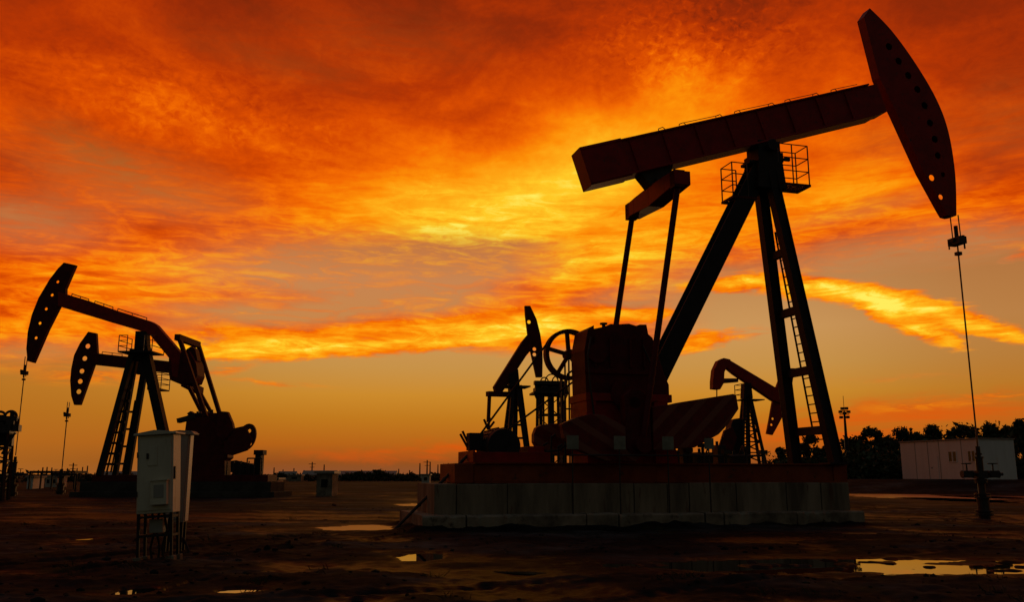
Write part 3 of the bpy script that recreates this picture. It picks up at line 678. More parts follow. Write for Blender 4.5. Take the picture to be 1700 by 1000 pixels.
MB().path([(4.9,.62,1.82),(4.9,.62,3.9),(5.0,.62,4.6),(5.3,.62,4.8)], .03, 8).build('step_rail', M['iron'], big)


def rough_block(x0, x1, y0, y1, z0, z1, j):
    """a cast block whose upper edges are worn and chipped"""
    mb = MB(); n = max(3, int((x1-x0)/.11)); vs = []
    for i in range(n+1):
        x = x0 + (x1-x0)*i/n; e = 0 if 0 < i < n else random.uniform(.2, 1)*j
        chip = (random.random() < .10)*random.uniform(.5, 3.0)*j
        a, b_ = random.uniform(-.5, .5)*j + chip, random.uniform(-.5, .5)*j + chip*.8
        bl = j*1.2
        ring = [(y0, z0), (y0+random.uniform(-.15,.15)*j, (z0+z1)/2), (y0+a*.3, z1-bl-abs(b_)), (y0+bl+abs(a), z1-abs(b_)*.4), (y1-bl, z1), (y1, z1-bl), (y1, z0)]
        vs += [(x + (e if i == 0 else -e), *p) for p in ring]
    m = 7; fs = [tuple(range(m-1, -1, -1)), tuple(range(n*m, n*m+m))]
    for i in range(n):
        for k in range(m): fs.append((i*m+k, i*m+(k+1) % m, (i+1)*m+(k+1) % m, (i+1)*m+k))
    return mb.add(vs, fs)

# concrete foundation, guard rail and the pipe leaning on it
fd = thing('concrete_foundation', 'long pale concrete foundation block with stepped plinth under the largest pump jack', 'foundation', (MF.o[0], MF.o[1], 0), ANG)
edges = [.42, 1.05, 2.5, 4.4, 6.3, 7.35, 8.05, 9.6, 11.3, 12.5, 13.52]
for i, (x0, x1) in enumerate(zip(edges, edges[1:])):
    dz = random.uniform(-.012, .012)
    rough_block(x0+.012, x1-.012, -1.36+random.uniform(-.012,.012), 1.36, .38, 1.245+dz, .012).build('concrete_panel', M['conc'], fd)
MB().box(edges[0]+.05, edges[-1]-.05, -1.30, 1.30, .1, 1.20).build('core', M['conc2'], fd)
xs = [-.02, 1.2, 4.6, 5.55, 8.2, 8.8, 11.2, 13.56]
mb = MB()
nst = 90
top_l, bot_l = [], []
rng = np.random.RandomState(3)
for side in (-1,):
    pass
for x0, x1 in zip(xs, xs[1:]):
    rough_block(x0+.008, x1-.008, -2.0+rng.uniform(-.02,.02), 2.0, -.3, .42+rng.uniform(-.02,.015), .03).build('plinth_slab', M['conc2'], fd)
gd = thing('guard_rail', 'low guard rail carrying square pale placards in front of the striped cranks', 'guard rail', (MF.o[0], MF.o[1], 0), ANG)
yg = -1.86
pc = [MF.loc(px, 735, yg) for px in (950, 1028, 1108, 1176)]
b = MB(); zg = pc[0][1]
for x, z in pc: b.tube((x, yg, .4), (x, yg, zg+.2), .022, 8)
b.tube((pc[0][0]-.1, yg, zg-.35), (pc[3][0]+.1, yg, zg-.35), .022, 8)
b.build('rail_frame', M['iron'], gd)
for i, (x, z) in enumerate(pc):
    s = .18 if i != 3 else .15
    MB().box(x-s, x+s, yg-.045, yg-.024, zg-s*1.06, zg+s*1.06).build('placard', M['sign'], gd, .004)
pa, pb = MF.p3(776, 757, -.2), MF.loc(655, 878, -1.2)
gp = ground_at(655, 879)
e0 = Vector((pa[0], pa[1], 0))
wa = Vector((MF.o[0] + MF.h[0]*pa[0] + MF.l[0]*pa[1], MF.o[1] + MF.h[1]*pa[0] + MF.l[1]*pa[1], pa[2]))
wb = Vector((gp[0], gp[1], -.02))
b = MB(); d_ = wb - wa; b.tube((0,0,0), d_, .045, 10); b.tube(d_*.32, d_*.34, .06, 10); b.tube(d_*.66, d_*.68, .06, 10)
o = b.build('steel_pipe', M['iron']); o.location = wa; tag(o, 'thin dark pipe leaning from the muddy ground onto the foundation end', 'pipe')

wx = (MF.o[0] + MF.h[0]*19.8, MF.o[1] + MF.h[1]*19.8)
wellhead('dark wellhead with side valves under the rod of the largest pump jack', (wx[0], wx[1], 0), R(4), 1.0, 2.45, ((1, .8), (-1, .55)))

# ---------------------------------------------------------------- the other pump jacks
def quad(root, fr, name, pts, y0, y1, m, bevel=0): return MB().prism(fr.many(pts), y0, y1).build(name, M[m], root, bevel)
def limb(fr, p, q, y0, y1, w, mb=None, h=None):
    a = fr.loc(*p, y0); b_ = fr.loc(*q, y1)
    return (mb or MB()).bar((a[0], y0, a[1]), (b_[0], y1, b_[1]), w, h or w, (1,0,0.01))

def ladder_rungs(fr, pa, pb, qa, qb, n, y):
    mb = MB()
    for k in range(n):
        t = (k+.5)/n; a = fr.loc(pa[0]+(pb[0]-pa[0])*t, pa[1]+(pb[1]-pa[1])*t, y); c = fr.loc(qa[0]+(qb[0]-qa[0])*t, qa[1]+(qb[1]-qa[1])*t, y)
        mb.bar((a[0], y, a[1]), (c[0], y, c[1]), .16, .16)
    return mb

# A: bent beam, head to one side
AF = Frame(-30, 62, R(177))
A = thing('pump_jack', 'pump jack with a downward bent beam and long curved head, behind the beige cabinets', 'pump jack', (-30, 62, 0), R(177), 'pump jacks of the oil field')
ho = [(107.8,436.8),(127.3,441),(110.5,480),(110.5,489),(100.8,509.5),(81,548.7),(57.4,603.3),(47.6,600.5),(45.6,579.5),(48,551.5),(54.6,523.6),(65.8,495.6),(84,464.8),(98,446.6)]
o_l = AF.many(ho)
hl = [AF.loc(x, y) for x, y in ((96.6,469),(87.3,490.8),(77.5,513.8),(67.2,537.5),(60.7,561.9))]
sh = .3*math.tan(R(18))
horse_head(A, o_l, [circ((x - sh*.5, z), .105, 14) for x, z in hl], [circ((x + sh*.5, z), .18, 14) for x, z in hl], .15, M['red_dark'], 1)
quad(A, AF, 'walking_beam', [(100,486),(148,500),(200,518),(253.7,535),(262,540),(305,590),(320,600),(312,632),(289,626),(287,600),(254,560),(246,554),(228,548),(183,535),(100,509.5)], -.3, .3, 'red', .02)
quad(A, AF, 'tail_bracket', [(309,590),(313,581),(321,576),(327,581),(331,600),(318,604)], -.35, .35, 'red_dark', .03)
for x0, y0, x1, y1 in ((122,489,150,498),(160,501,190,511),(198,513.5,246,529)):
    r_ = MB(); a = AF.loc(x0, y0); c = AF.loc(x1, y1); r_.tube((a[0], .2, a[1]), (c[0], .2, c[1]), .035, 6)
    for t in (0, .5, 1): r_.tube((a[0]+(c[0]-a[0])*t, .2, a[1]+(c[1]-a[1])*t-.22), (a[0]+(c[0]-a[0])*t, .2, a[1]+(c[1]-a[1])*t), .03, 6)
    r_.build('grab_rail', M['galv'], A)
quad(A, AF, 'tail_weight', [(306,588),(312,582),(321,586),(332,606),(334,625),(329,638),(312,641),(300,636)], -.7, .7, 'red_dark', .05)
q = MB(); e0 = AF.loc(294,560,1.7); e1 = AF.loc(329,573,-1.7); q.bar((e0[0], 1.7, e0[1]), (e1[0], -1.7, e1[1]), .4, .42); q.build('equaliser_beam', M['red_dark'], A, .02)
for p, t_, y in (((329,572),(366,692),-1.7), ((299,566),(342,692),1.7)):
    limb(AF, p, t_, y, y, .26).build('pitman_arm', M['red_dark'], A)
pb_ = MB(); pb_.prism(AF.many([(228,551),(246,551),(248,600),(224,600)]), -.3, .3); pb_.build('saddle_bearing', M['black'], A, .02)
for p, t_, y0, y1, w in (((222,580),(165,790),.3,.9,.38), ((228,580),(191,790),-.3,-.9,.32)):
    limb(AF, p, t_, y0, y1, w).build('front_leg', M['black'], A, .01)
limb(AF, (240,575), (287,790), 0, 0, .60).build('rear_leg', M['black'], A, .01)
la_ = ladder_rungs(AF, (209,640), (171,780), (219,640), (193,780), 8, 0); limb(AF, (212,640), (177,785), 0, 0, .09, la_); limb(AF, (214,640), (184,785), 0, 0, .09, la_); la_.build('ladder', M['black'], A)
b = MB(); k = AF.loc(207,586)[1]
x0, x1 = AF.loc(207,586)[0], AF.loc(262,586)[0]
b.box(min(x0,x1), max(x0,x1), -1.0, 1.0, k-.1, k); po = b.build('service_platform', M['black'], A)
for x_, e_ in ((x0, -.6), (x1, .6)):
    b = MB(); railing(b, [(x_,-.95),(x_,.95),(x_+e_,.95)], k, 1.1, .035); b.build('railing', M['galv'], po)
zz_ = AF.loc(47,600); rod_string(A, AF.loc(45,590)[0]+.06, zz_[1]+.3, AF.loc(41,619)[1], AF.loc(28,757)[1], .13, .035, .03)
A_rod = AF.loc(45,590)[0]+.06
def far_drive(root, fr, dxp, dyp, sc_, y0, y1):
    """reducer, winged cranks and motor seen from the side; outline offsets in photo pixels"""
    T = lambda pts: [(x*sc_+dxp, y*sc_+dyp) for x, y in pts]
    quad(root, fr, 'gear_reducer', T([(0,0),(8,-4),(52,-4),(60,2),(66,40),(67,70),(62,74),(62,100),(-6,100),(-4,30)]), y0, y1, 'red_dark', .05)
    yk = y1 + .35 if y1 > 0 else y1
    k = quad(root, fr, 'crank_arm', T([(50,22),(72,10),(86,34),(60,50)]), y1+.1, y1+.45, 'red_dark', .03)
    quad(root, fr, 'counterweight', T([(56,-6),(72,-5),(80,14),(83,30),(68,46),(54,34)]), y1+.15, y1+.6, 'red_dark', .05)
    cx_, cy_ = dxp + 101*sc_, dyp + 36*sc_
    el_ = [(cx_ + 14.5*sc_*math.cos(R(a)) + 4*sc_*math.sin(R(a)), cy_ - 22*sc_*math.sin(R(a))) for a in range(0, 360, 15)]
    hs = [circ(fr.loc(cx_+hx*sc_, cy_+hy*sc_), .14*sc_, 10) for hx, hy in ((-8,1),(4,-10),(5,11))]
    MB().plate(fr.many(el_), hs, y1+.1, y1+.3).build('counterweight', M['red_dark'], root)
    quad(root, fr, 'counterweight', T([(66,40),(82,22),(100,18),(112,40),(104,58),(80,66),(66,64)]), y1+.32, y1+.6, 'red_dark', .04)
    quad(root, fr, 'drive_guard', T([(70,78),(84,76),(100,80),(102,100),(70,100)]), y0, y0+.3, 'iron', .03)
    for gx_ in (68, 78, 90, 104):
        a = fr.loc(dxp+gx_*sc_, dyp+99*sc_); MB().tube((a[0], y1+.3, a[1]-.1), (a[0], y1+.3, a[1]+.95*sc_), .045, 6).build('guard_post', M['iron'], root)
    q = MB()
    for i in range(5):
        a = fr.loc(dxp+(8+i*6)*sc_, dyp-2*sc_); q.tube((a[0], y0+.2, a[1]-.1), (a[0]+.05*(i%2), y0+.2, a[1]+.25+.12*(i%3)), .09, 6)
    q.build('breather_cap', M['iron'], root)
# drive of A
far_drive(A, AF, 316, 691, 1.0, -.6, .6)
limbs = MB(); a = AF.loc(300, 700); c = AF.loc(330, 692); limbs.bar((a[0],.4,a[1]),(c[0],.4,c[1]),.5,.3); limbs.prism(AF.many([(322,694),(316,688),(322,684),(330,690),(338,685),(342,694)]), .2, .6); limbs.build('brake_drum', M['iron'], A)
b = MB(); s0, s1 = AF.loc(452,800)[0], AF.loc(164,800)[0]
b.box(s0, s1, -1.0, 1.0, 1.0, 1.45)
b.build('skid_frame', M['red_dark'], A, .02)
b = MB(); x_ = AF.loc(431,760)[0]; b.box(x_-.35, x_+.3, -.4, .4, AF.loc(431,756)[1], AF.loc(431,748)[1]); b.box(x_-.2, x_+.2, -.35, .35, 1.45, AF.loc(431,756)[1]); b.tube((x_+.5, -.5, 1.85), (x_+.5, .5, 1.85), .38, 16); b.build('motor', M['black'], A, .02)
b = MB(); xr = AF.loc(441,770)[0]
for dx_ in (0, .5, 1.0): b.tube((xr+dx_, .8, 1.45), (xr+dx_, .8, 2.55), .05, 6)
b.tube((xr, .8, 2.55), (xr+1.0, .8, 2.55), .05, 6); b.build('guard_frame', M['iron'], A)
fa = thing('concrete_foundation', 'low dark foundation under the pump jack with the bent beam', 'foundation', (-30, 62, 0), R(177))
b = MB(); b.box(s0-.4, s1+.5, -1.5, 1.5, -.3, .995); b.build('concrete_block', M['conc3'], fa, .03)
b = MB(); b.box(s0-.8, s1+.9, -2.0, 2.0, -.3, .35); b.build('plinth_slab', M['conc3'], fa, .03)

# B: straight beam with block weight, further back
BF = Frame(-32.5, 69, R(177))
Bp = thing('pump_jack', 'pump jack with a level straight beam and five big head holes, behind the bent one', 'pump jack', (-32.5, 69, 0), R(177), 'pump jacks of the oil field')
ho = [(148,551.5),(161,554),(163,588),(158,606),(134.3,673),(124.5,673),(119.8,658),(118,632.7),(119.8,613),(124.5,590.7),(134,571)]
hl = [BF.loc(x, y) for x, y in ((146.4,575.6),(141.3,596),(136.6,617),(133.8,634),(131.5,651))]
horse_head(Bp, BF.many(ho), [circ((x - sh*.5, z), .19, 14) for x, z in hl], [circ((x + sh*.5, z), .27, 14) for x, z in hl], .15, M['red_dark'], 1)
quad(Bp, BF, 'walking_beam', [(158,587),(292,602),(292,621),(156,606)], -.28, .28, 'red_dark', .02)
r_ = MB(); a = BF.loc(172,585); c = BF.loc(205,589); r_.tube((a[0], .2, a[1]), (c[0], .2, c[1]), .03, 6)
for t in (0, .5, 1): r_.tube((a[0]+(c[0]-a[0])*t, .2, a[1]+(c[1]-a[1])*t-.25), (a[0]+(c[0]-a[0])*t, .2, a[1]+(c[1]-a[1])*t), .03, 6)
r_.build('grab_rail', M['galv'], Bp)
quad(Bp, BF, 'tail_weight', [(287,596),(318,598),(326,618),(322,640),(308,641),(289,633),(287,622)], -.8, .8, 'red_dark', .06)
q = MB(); e0 = BF.loc(306,636,1.5); e1 = BF.loc(333,650,-1.5); q.bar((e0[0], 1.5, e0[1]), (e1[0], -1.5, e1[1]), .5, .55); q.build('equaliser_beam', M['red_dark'], Bp, .02)
for p, t_, y in (((331,650),(354,692),-1.5), ((313,642),(338,692),1.5)):
    limb(BF, p, t_, y, y, .24).build('pitman_arm', M['red_dark'], Bp)
quad(Bp, BF, 'saddle_bearing', [(226,600),(252,600),(254,622),(226,622)], -.3, .3, 'black', .02)
for p, t_, y0, y1 in (((239,614),(208,790),-.3,-.5), ((241,614),(212,790),.3,.5)):
    limb(BF, p, t_, y0, y1, .34).build('front_leg', M['black'], Bp, .01)
limb(BF, (247,612), (284,790), 0, 0, .45).build('rear_leg', M['black'], Bp, .01)
la_ = ladder_rungs(BF, (218,670), (196,785), (230,670), (209,785), 4, 0); limb(BF, (224,665), (203,785), 0, 0, .06, la_); la_.build('ladder', M['black'], Bp)
k = BF.loc(262,647)[1]; x0, x1 = BF.loc(252,647)[0], BF.loc(274,647)[0]
po = MB().box(min(x0,x1), max(x0,x1), -.8, .8, k-.1, k).build('service_platform', M['black'], Bp)
b = MB(); railing(b, [(x0,.75),(x1,.75),(x1,-.75),(x0,-.75)], k, 1.2, .035); b.build('railing', M['galv'], Bp if False else po)
rx_ = BF.loc(118,640)[0]+.08
rod_string(Bp, rx_, BF.loc(125,668)[1], BF.loc(112,689)[1], BF.loc(107,782)[1], .14, .04, .03)
far_drive(Bp, BF, 318, 700, .85, -.5, .5)
s0, s1 = BF.loc(440,800)[0], BF.loc(190,800)[0]
MB().box(s0, s1, -1.0, 1.0, .6, 1.4).build('skid_frame', M['red_dark'], Bp, .02)
fb = thing('concrete_foundation', 'low dark foundation under the level beam pump jack, beyond the other one', 'foundation', (-32.5, 69, 0), R(177))
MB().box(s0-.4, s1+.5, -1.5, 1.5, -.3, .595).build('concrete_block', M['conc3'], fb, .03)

# C: nearer the middle, tipped steeply
CF = Frame(1.0, 62, R(14))
C = thing('pump_jack', 'small pump jack with steeply raised head, between the motor and the spoked sheave', 'pump jack', (1.0, 62, 0), R(14), 'pump jacks of the oil field')
ho = [(871,508.5),(879.5,508.5),(890,531),(896,555),(899.6,579),(900,600),(899.5,627),(890,627),(879.5,579),(876,557),(872,525)]
hl = [CF.loc(x, y) for x, y in ((878,535.5),(887,580.5),(887,589.5))]
sh2 = .3*math.tan(R(14-1.2))
horse_head(C, CF.many(ho), [circ((x - .5*sh2, z), .13, 12) for x, z in hl], [circ((x + sh2*.5, z), .2, 12) for x, z in hl], .15, M['red_dark'], -1)
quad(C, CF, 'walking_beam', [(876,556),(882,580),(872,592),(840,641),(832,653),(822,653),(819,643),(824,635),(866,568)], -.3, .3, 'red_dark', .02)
e0 = CF.loc(807.5,655,0); e1 = CF.loc(858,655,0)
MB().bar((e0[0],-.3,e0[1]),(e1[0],.3,e1[1]),.5,.34).build('equaliser_beam', M['red_dark'], C, .02)
a = CF.loc(811,657); c = CF.loc(809,702)
MB().bar((a[0],-.3,a[1]),(c[0],-.3,c[1]),.22,.22).build('pitman_arm', M['red_dark'], C)
b = MB()
for dx_, dz_ in ((-.3,.5),(.1,.62),(.42,.35)): b.tube((c[0], -.3, c[1]-.5), (c[0]+dx_, -.3, c[1]+dz_-.3), .08, 6)
b.build('crank_arm', M['red_dark'], C)
for p, t_, y0, y1 in (((849,640),(832,772),.4,1.0), ((858,636),(877,772),-.4,-1.0), ((852,640),(842,772),-.4,-1.0), ((863,640),(880,772),.4,1.0)):
    limb(CF, p, t_, y0, y1, .24).build('post_leg', M['black'], C)
limb(CF, (856,640), (854,772), 0, 0, .3).build('ladder', M['black'], C)
for y in (682, 706, 728, 745):
    t = (y-640)/132; a = CF.loc(850-17*t, y); c = CF.loc(860+19*t, y); MB().bar((a[0],0,a[1]),(c[0],0,c[1]),.14,.14).build('cross_brace', M['black'], C)
quad(C, CF, 'saddle_bearing', [(843,622),(858,614),(861,645),(846,655)], -.4, .4, 'black', .02)
k = CF.loc(858,642)[1]; x0, x1 = CF.loc(838,642)[0], CF.loc(876,642)[0]
po = MB().box(x0, x1, -.8, .8, k-.1, k).build('service_platform', M['black'], C)
s0, s1 = CF.loc(790,790)[0], CF.loc(905,790)[0]
MB().box(s0, s1, -1.0, 1.0, 1.2, 1.6).build('skid_frame', M['red_dark'], C, .02)
fc = thing('concrete_foundation', 'dark foundation under the small steep pump jack, hidden behind the motor', 'foundation', (1.0, 62, 0), R(14))
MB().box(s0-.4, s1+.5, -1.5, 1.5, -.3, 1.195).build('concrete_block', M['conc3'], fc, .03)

# D: double headed, to the other side
DF = Frame(18, 74, R(12))
D = thing('pump_jack', 'small pump jack with rounded rear head and lowered front head, behind the ladder legs', 'pump jack', (18, 74, 0), R(12), 'pump jacks of the oil field')
quad(D, DF, 'rear_head', [(1181,634),(1183,615),(1190,600),(1199,595.5),(1209.6,598),(1211,606),(1203,612),(1200,619),(1199,637),(1193,647.6),(1181,646.5)], -.35, .35, 'red', .02)
quad(D, DF, 'walking_beam', [(1206,597),(1286,645),(1300,655),(1296,672),(1281.6,666),(1229,630),(1216,621),(1204,611)], -.3, .3, 'red', .02)
quad(D, DF, 'tail_strut', [(1199,629),(1224,629),(1224,635),(1199,637)], -.2, .2, 'red_dark')
ho = [(1304,612),(1318,612),(1314,640),(1308,668),(1300.8,687),(1291,706),(1281.6,723),(1272,721),(1276,700),(1281.6,668),(1287.6,644),(1296,622)]
hl = [DF.loc(x, y) for x, y in ((1281.5,696),(1279.5,706))]
horse_head(D, DF.many(ho), [circ(p, .1, 10) for p in hl], [circ((x+.05, z), .16, 10) for x, z in hl], .12, M['red'], -1)
quad(D, DF, 'saddle_bearing', [(1233,637),(1244,637),(1247,662),(1232,662)], -.35, .35, 'black', .02)
for p, t_, y0, y1 in (((1234,655),(1222,778),.4,1.2), ((1245,655),(1273,778),-.4,-1.2), ((1236,655),(1232,778),-.4,-1.2), ((1243,655),(1262,778),.4,1.2)):
    limb(DF, p, t_, y0, y1, .2).build('post_leg', M['black'], D)
limb(DF, (1240,640), (1243,778), 0, 0, .28).build('ladder', M['black'], D)
zs = [662,680,698,716,734,752,770]
for i, (ya, yb) in enumerate(zip(zs, zs[1:])):
    f = lambda y: (y-655)/123
    la_, ra_ = (1233-10*f(ya), ya), (1246+26*f(ya), ya); lb_, rb_ = (1233-10*f(yb), yb), (1246+26*f(yb), yb)
    m_ = MB()
    for p, t_ in ((la_, ra_), (la_, rb_), (ra_, lb_)): limb(DF, p, t_, 0.02*(i % 2), 0.02, .1, m_)
    m_.build('lattice_brace', M['black'], D)
a = DF.loc(1190,648); c = DF.loc(1190,700); 
MB().tube((a[0],0,a[1]),(c[0],0,c[1]),.05,6).build('drive_rope', M['wire'], D)
k = DF.loc(1240,664)[1]; x0, x1 = DF.loc(1226,664)[0], DF.loc(1262,664)[0]
po = MB().box(x0, x1, -.8, .8, k-.08, k).build('service_platform', M['black'], D)
b = MB(); railing(b, [(x0+.05,-.7),(x0+.05,.7),(x0+1.0,.7)], k, 1.25, .035); b.build('railing', M['galv'], po)
quad(D, DF, 'gear_reducer', [(1208,712),(1213,698),(1224,695),(1230,702),(1231,735),(1234,748),(1234,770),(1206,770),(1204,742)], -.5, .5, 'black', .05)
quad(D, DF, 'counterweight', [(1186,742),(1194,716),(1206,710),(1214,728),(1206,752)], -1.1, -.7, 'red_dark', .05)
s0, s1 = DF.loc(1170,790)[0], DF.loc(1285,790)[0]
MB().box(s0, s1, -1.0, 1.0, 1.2, 1.7).build('skid_frame', M['red_dark'], D, .02)
fdn = thing('concrete_foundation', 'dark foundation under the double headed pump jack, by the tree line', 'foundation', (18, 74, 0), R(12))
MB().box(s0-.4, s1+.5, -1.5, 1.5, -.3, 1.195).build('concrete_block', M['conc3'], fdn, .03)

# lattice towers with a work platform (one by the spoked sheave, one cut by the edge of the view)
def lattice_tower(label, x, y, rz, s, top, w, dense=False):
    t = thing('lattice_tower', label, 'tower', (x, y, 0), rz, 'lattice towers with a pipe-crowded platform')
    h = top
    legs = [(-w, -w), (w, -w), (w, w), (-w, w)]
    for lx, ly in legs: MB().bar((lx*1.15, ly*1.15, -.1), (lx, ly, h), .17, .17).build('leg', M['black'], t)
    MB().bar((w*.1, 0, -.1), (w*.1, 0, h), .42, .42).build('riser_pipe', M['iron'], t)
    n = 5
    for k in range(n):
        z0, z1 = h*k/n, h*(k+1)/n; m_ = MB()
        for i in range(4):
            a, c = legs[i], legs[(i+1) % 4]
            m_.bar((*a, z1-.05), (*c, z1-.05), .1, .1); m_.bar((*a, z0), (*c, z1-.1), .07, .07)
        m_.build('lattice_brace', M['black'], t)
    pf = MB().box(-w*1.75, w*(1.2 if dense else 1.6), -w*1.4, w*1.4, h, h+.14).build('platform', M['iron'], t)
    for lx in (-w*1.7, w*1.5): MB().bar((lx, -w*1.2, h), (lx*.55, -w, h-1.2), .1, .1).build('platform_strut', M['black'], pf)
    b = MB(); rr = random.Random(int(x*10))
    for k in range(9):
        lx = -w*1.25 + 2.6*w*k/8; hh = .55 + .5*rr.random(); b.box(lx-.2, lx+.22, -.6, .5, h+.14, h+.14+hh*.55); b.tube((lx, .1, h+.14), (lx, .1, h+.2+hh), .14, 8)
    b.box(-w*1.5, w*1.4, -.3, .3, h+.72, h+1.0)
    for lx, rad in ((w*.2, .5), (w*.75, .4), (-w*.5, .3)) if not dense else ((w*.95, .30), (w*.3, .26), (-w*.3, .30), (-w*.9, .26)):
        pts = [(lx + rad*math.cos(R(a)), 0, h+(.9 if not dense else 1.0) + rad*(1.25 if not dense else 1)*math.sin(R(a))) for a in range(0, 181 if not dense else 361, 15)]; b.path(pts, .05 if not dense else .08, 6)
    if dense: b.box(-w*1.3, w*1.25, -.35, .35, h-.7, h-.05)
    b.build('manifold', M['iron'], t)
    b = MB()
    for k in range(6 if dense else 2):
        lx = -w*.9 + (w*1.25)*k/5; b.tube((lx, w*.3*(-1)**k, -.1), (lx, w*.3*(-1)**k, h), .19 if dense else .07, 8)
    b.build('pipe_bundle', M['iron'], t)
    return t
ex, ey, _ = at(913, 700, 66)
lattice_tower('lattice tower with crowded work platform, beside the spoked sheave of the largest pump', ex, ey, R(8), 1, 1.5+66*(788-657)/1470*.99, .78)
for px in (932, 939.5, 946):
    gx, gy, _ = at(px, 745, 58)
    o = MB().tube((0,0,-.1), (0,0,1.5+58*(788-(600 if px > 935 else 625))/1470), .06, 8).build('thin_mast', M['galv']); o.location = (gx, gy, 0)
    tag(o, 'thin bare pipe mast beside the spoked sheave, one of three standing together', 'mast', 'pipe masts beside the sheave')
fx, fy, _ = at(-9, 700, 52)
lattice_tower('lattice tower with coiled pipes on top, cut off by the picture edge', fx, fy, R(20), 1, 1.5+52*(788-722)/1470, .85, True)
ax = (AF.o[0] + AF.h[0]*A_rod, AF.o[1] + AF.h[1]*A_rod)
wellhead('wellhead under the rod of the bent beam pump jack, near the edge tower', (ax[0], ax[1], 0), R(177), 1.3, 2.7, ((-1, 1.0), (1, .7)))
bx = (BF.o[0] + BF.h[0]*rx_, BF.o[1] + BF.h[1]*rx_)
wellhead('wellhead under the rod of the level beam pump jack, by the low sheds', (bx[0], bx[1], 0), R(177), 1.3, 1.9, ((-1, 1.2), (1, .7)))

# ---------------------------------------------------------------- electrical cabinets
def xz(px, py, Y):
    p = at(px, py, Y); return p[0], p[2]
YF = 15.9
x0, zt = xz(228.5, 724, YF); x1, _ = xz(288, 724, YF); _, zb = xz(258, 855, YF)
cw = x1 - x0; ch = zt - zb; dp = .36
c1 = thing('electrical_cabinet', 'front beige metal cabinet on angle iron legs with meter box on its door', 'cabinet', (x0 + zt*math.sin(R(3.6)), YF, 0), 0, 'control cabinets')
c1.rotation_euler = (0, R(-3.6), 0)      # it has settled and leans a little
MB().box(0, cw, 0, dp, zb, zt).build('body', M['cab'], c1, .008)
MB().box(.03, cw-.03, -.018, -.001, zb+.05, zt-.06).build('door', M['cab'], c1, .006)
rf = MB(); rf.prism([(-.05, zt), (cw+.06, zt), (cw+.06, zt+.035), (cw*.5, zt+.085), (-.05, zt+.035)], -.06, dp+.06); rf.build('roof', M['cab'], c1, .006)
hx0, hz0 = xz(243, 775, YF); hx1, hz1 = xz(261, 743, YF)
h = MB().box(hx0-x0, hx1-x0, -.030, -.0185, hz0, hz1).build('hatch', M['cab'], c1, .004)
MB().box(hx0-x0-.02, hx0-x0+.02, -.05, -.031, (hz0+hz1)/2-.05, (hz0+hz1)/2+.05).build('handle', M['iron'], h, .004)
mx0, mz0 = xz(246, 841, YF); mx1, mz1 = xz(276, 801, YF)
mo = MB().box(mx0-x0, mx1-x0, -.12, -.0185, mz0, mz1).build('meter_box', M['cab'], c1, .008)
MB().box(mx0-x0+.06, mx1-x0-.05, -.126, -.1205, mz0+.12, mz1-.07).build('meter_window', M['cab_dark'], mo, .002)
MB().box(mx0-x0-.02, mx1-x0+.02, -.14, -.0185, mz1+.001, mz1+.016).build('hood', M['cab'], mo)
MB().box(cw+.001, cw+.03, .02, .06, zb+ch*.42, zb+ch*.58).build('handle', M['iron'], c1, .004)
for lx, ly in ((.03,.03),(cw-.03,.03),(cw-.03,dp-.03),(.03,dp-.03)):
    MB().box(lx-.022, lx+.022, ly-.022, ly+.022, -.12, zb-.001).build('leg', M['black'], c1)
fr = MB()
for z in (zb-.06, zb-.38): fr.box(.052, cw-.052, .01, .05, z-.02, z+.02); fr.box(.052, cw-.052, dp-.05, dp-.01, z-.02, z+.02); fr.box(.01, .05, .052, dp-.052, z-.02, z+.02); fr.box(cw-.05, cw-.01, .052, dp-.052, z-.02, z+.02)
fr.build('leg_frame', M['black'], c1)
for lx, ly in ((.03,.03),(cw-.03,.03),(cw-.03,dp-.03),(.03,dp-.03)): MB().box(lx-.07, lx+.07, ly-.07, ly+.07, -.1, .075).build('footing', M['conc2'], c1, .012)
for hz in (.25, .75): MB().tube((.015, -.028, zb+ch*hz-.05), (.015, -.028, zb+ch*hz+.05), .012, 8).build('hinge', M['iron'], c1)
cb = MB()
for lx, ly, q in ((.2,.2,.05),(.28,.3,-.04),(.4,.22,.06),(.5,.28,-.05)): cb.path([(lx,ly,zb),(lx+q,ly,zb-.3),(lx-q*.5,ly,zb-.6),(lx+q*.5,ly,-.1)], .022, 8)
cb.build('cable_conduit', M['black'], c1)
bx_ = MB().box(.18, .42, .12, .34, zb-.34, zb-.10).build('junction_box', M['cab_dark'], c1, .006)

YS = 17.2
x0s, zts = xz(284, 720, YS); x1s, _ = xz(314, 720, YS); _, zbs = xz(310, 868, YS)
c2 = thing('electrical_cabinet', 'second metal cabinet with a curved roof lip, standing just behind the front beige one', 'cabinet', (x0s, YS, 0), R(2), 'control cabinets')
w2_ = x1s - x0s
MB().box(0, w2_, 0, .24, zbs, zts).build('body', M['cab_dark'], c2, .008)
MB().box(.02, w2_-.02, -.016, -.001, zbs+.05, zts-.05).build('door', M['cab_dark'], c2, .005)
MB().box(w2_+.001, w2_+.018, .04, .23, zbs+.02, zts-.02).build('lit_side_panel', M['cab'], c2, .004)  # light on this side face is painted in as a paler sheet
b = MB(); b.prism([(-.05, zts), (w2_+.09, zts-.03), (w2_+.10, zts), (w2_+.04, zts+.045), (w2_*.5, zts+.06), (-.05, zts+.03)], -.05, .29); b.build('roof', M['cab_dark'], c2, .006)
for lx, ly in ((.03,.03),(w2_-.03,.03),(w2_-.03,.21),(.03,.21)): MB().box(lx-.022, lx+.022, ly-.022, ly+.022, -.12, zbs-.001).build('leg', M['black'], c2)
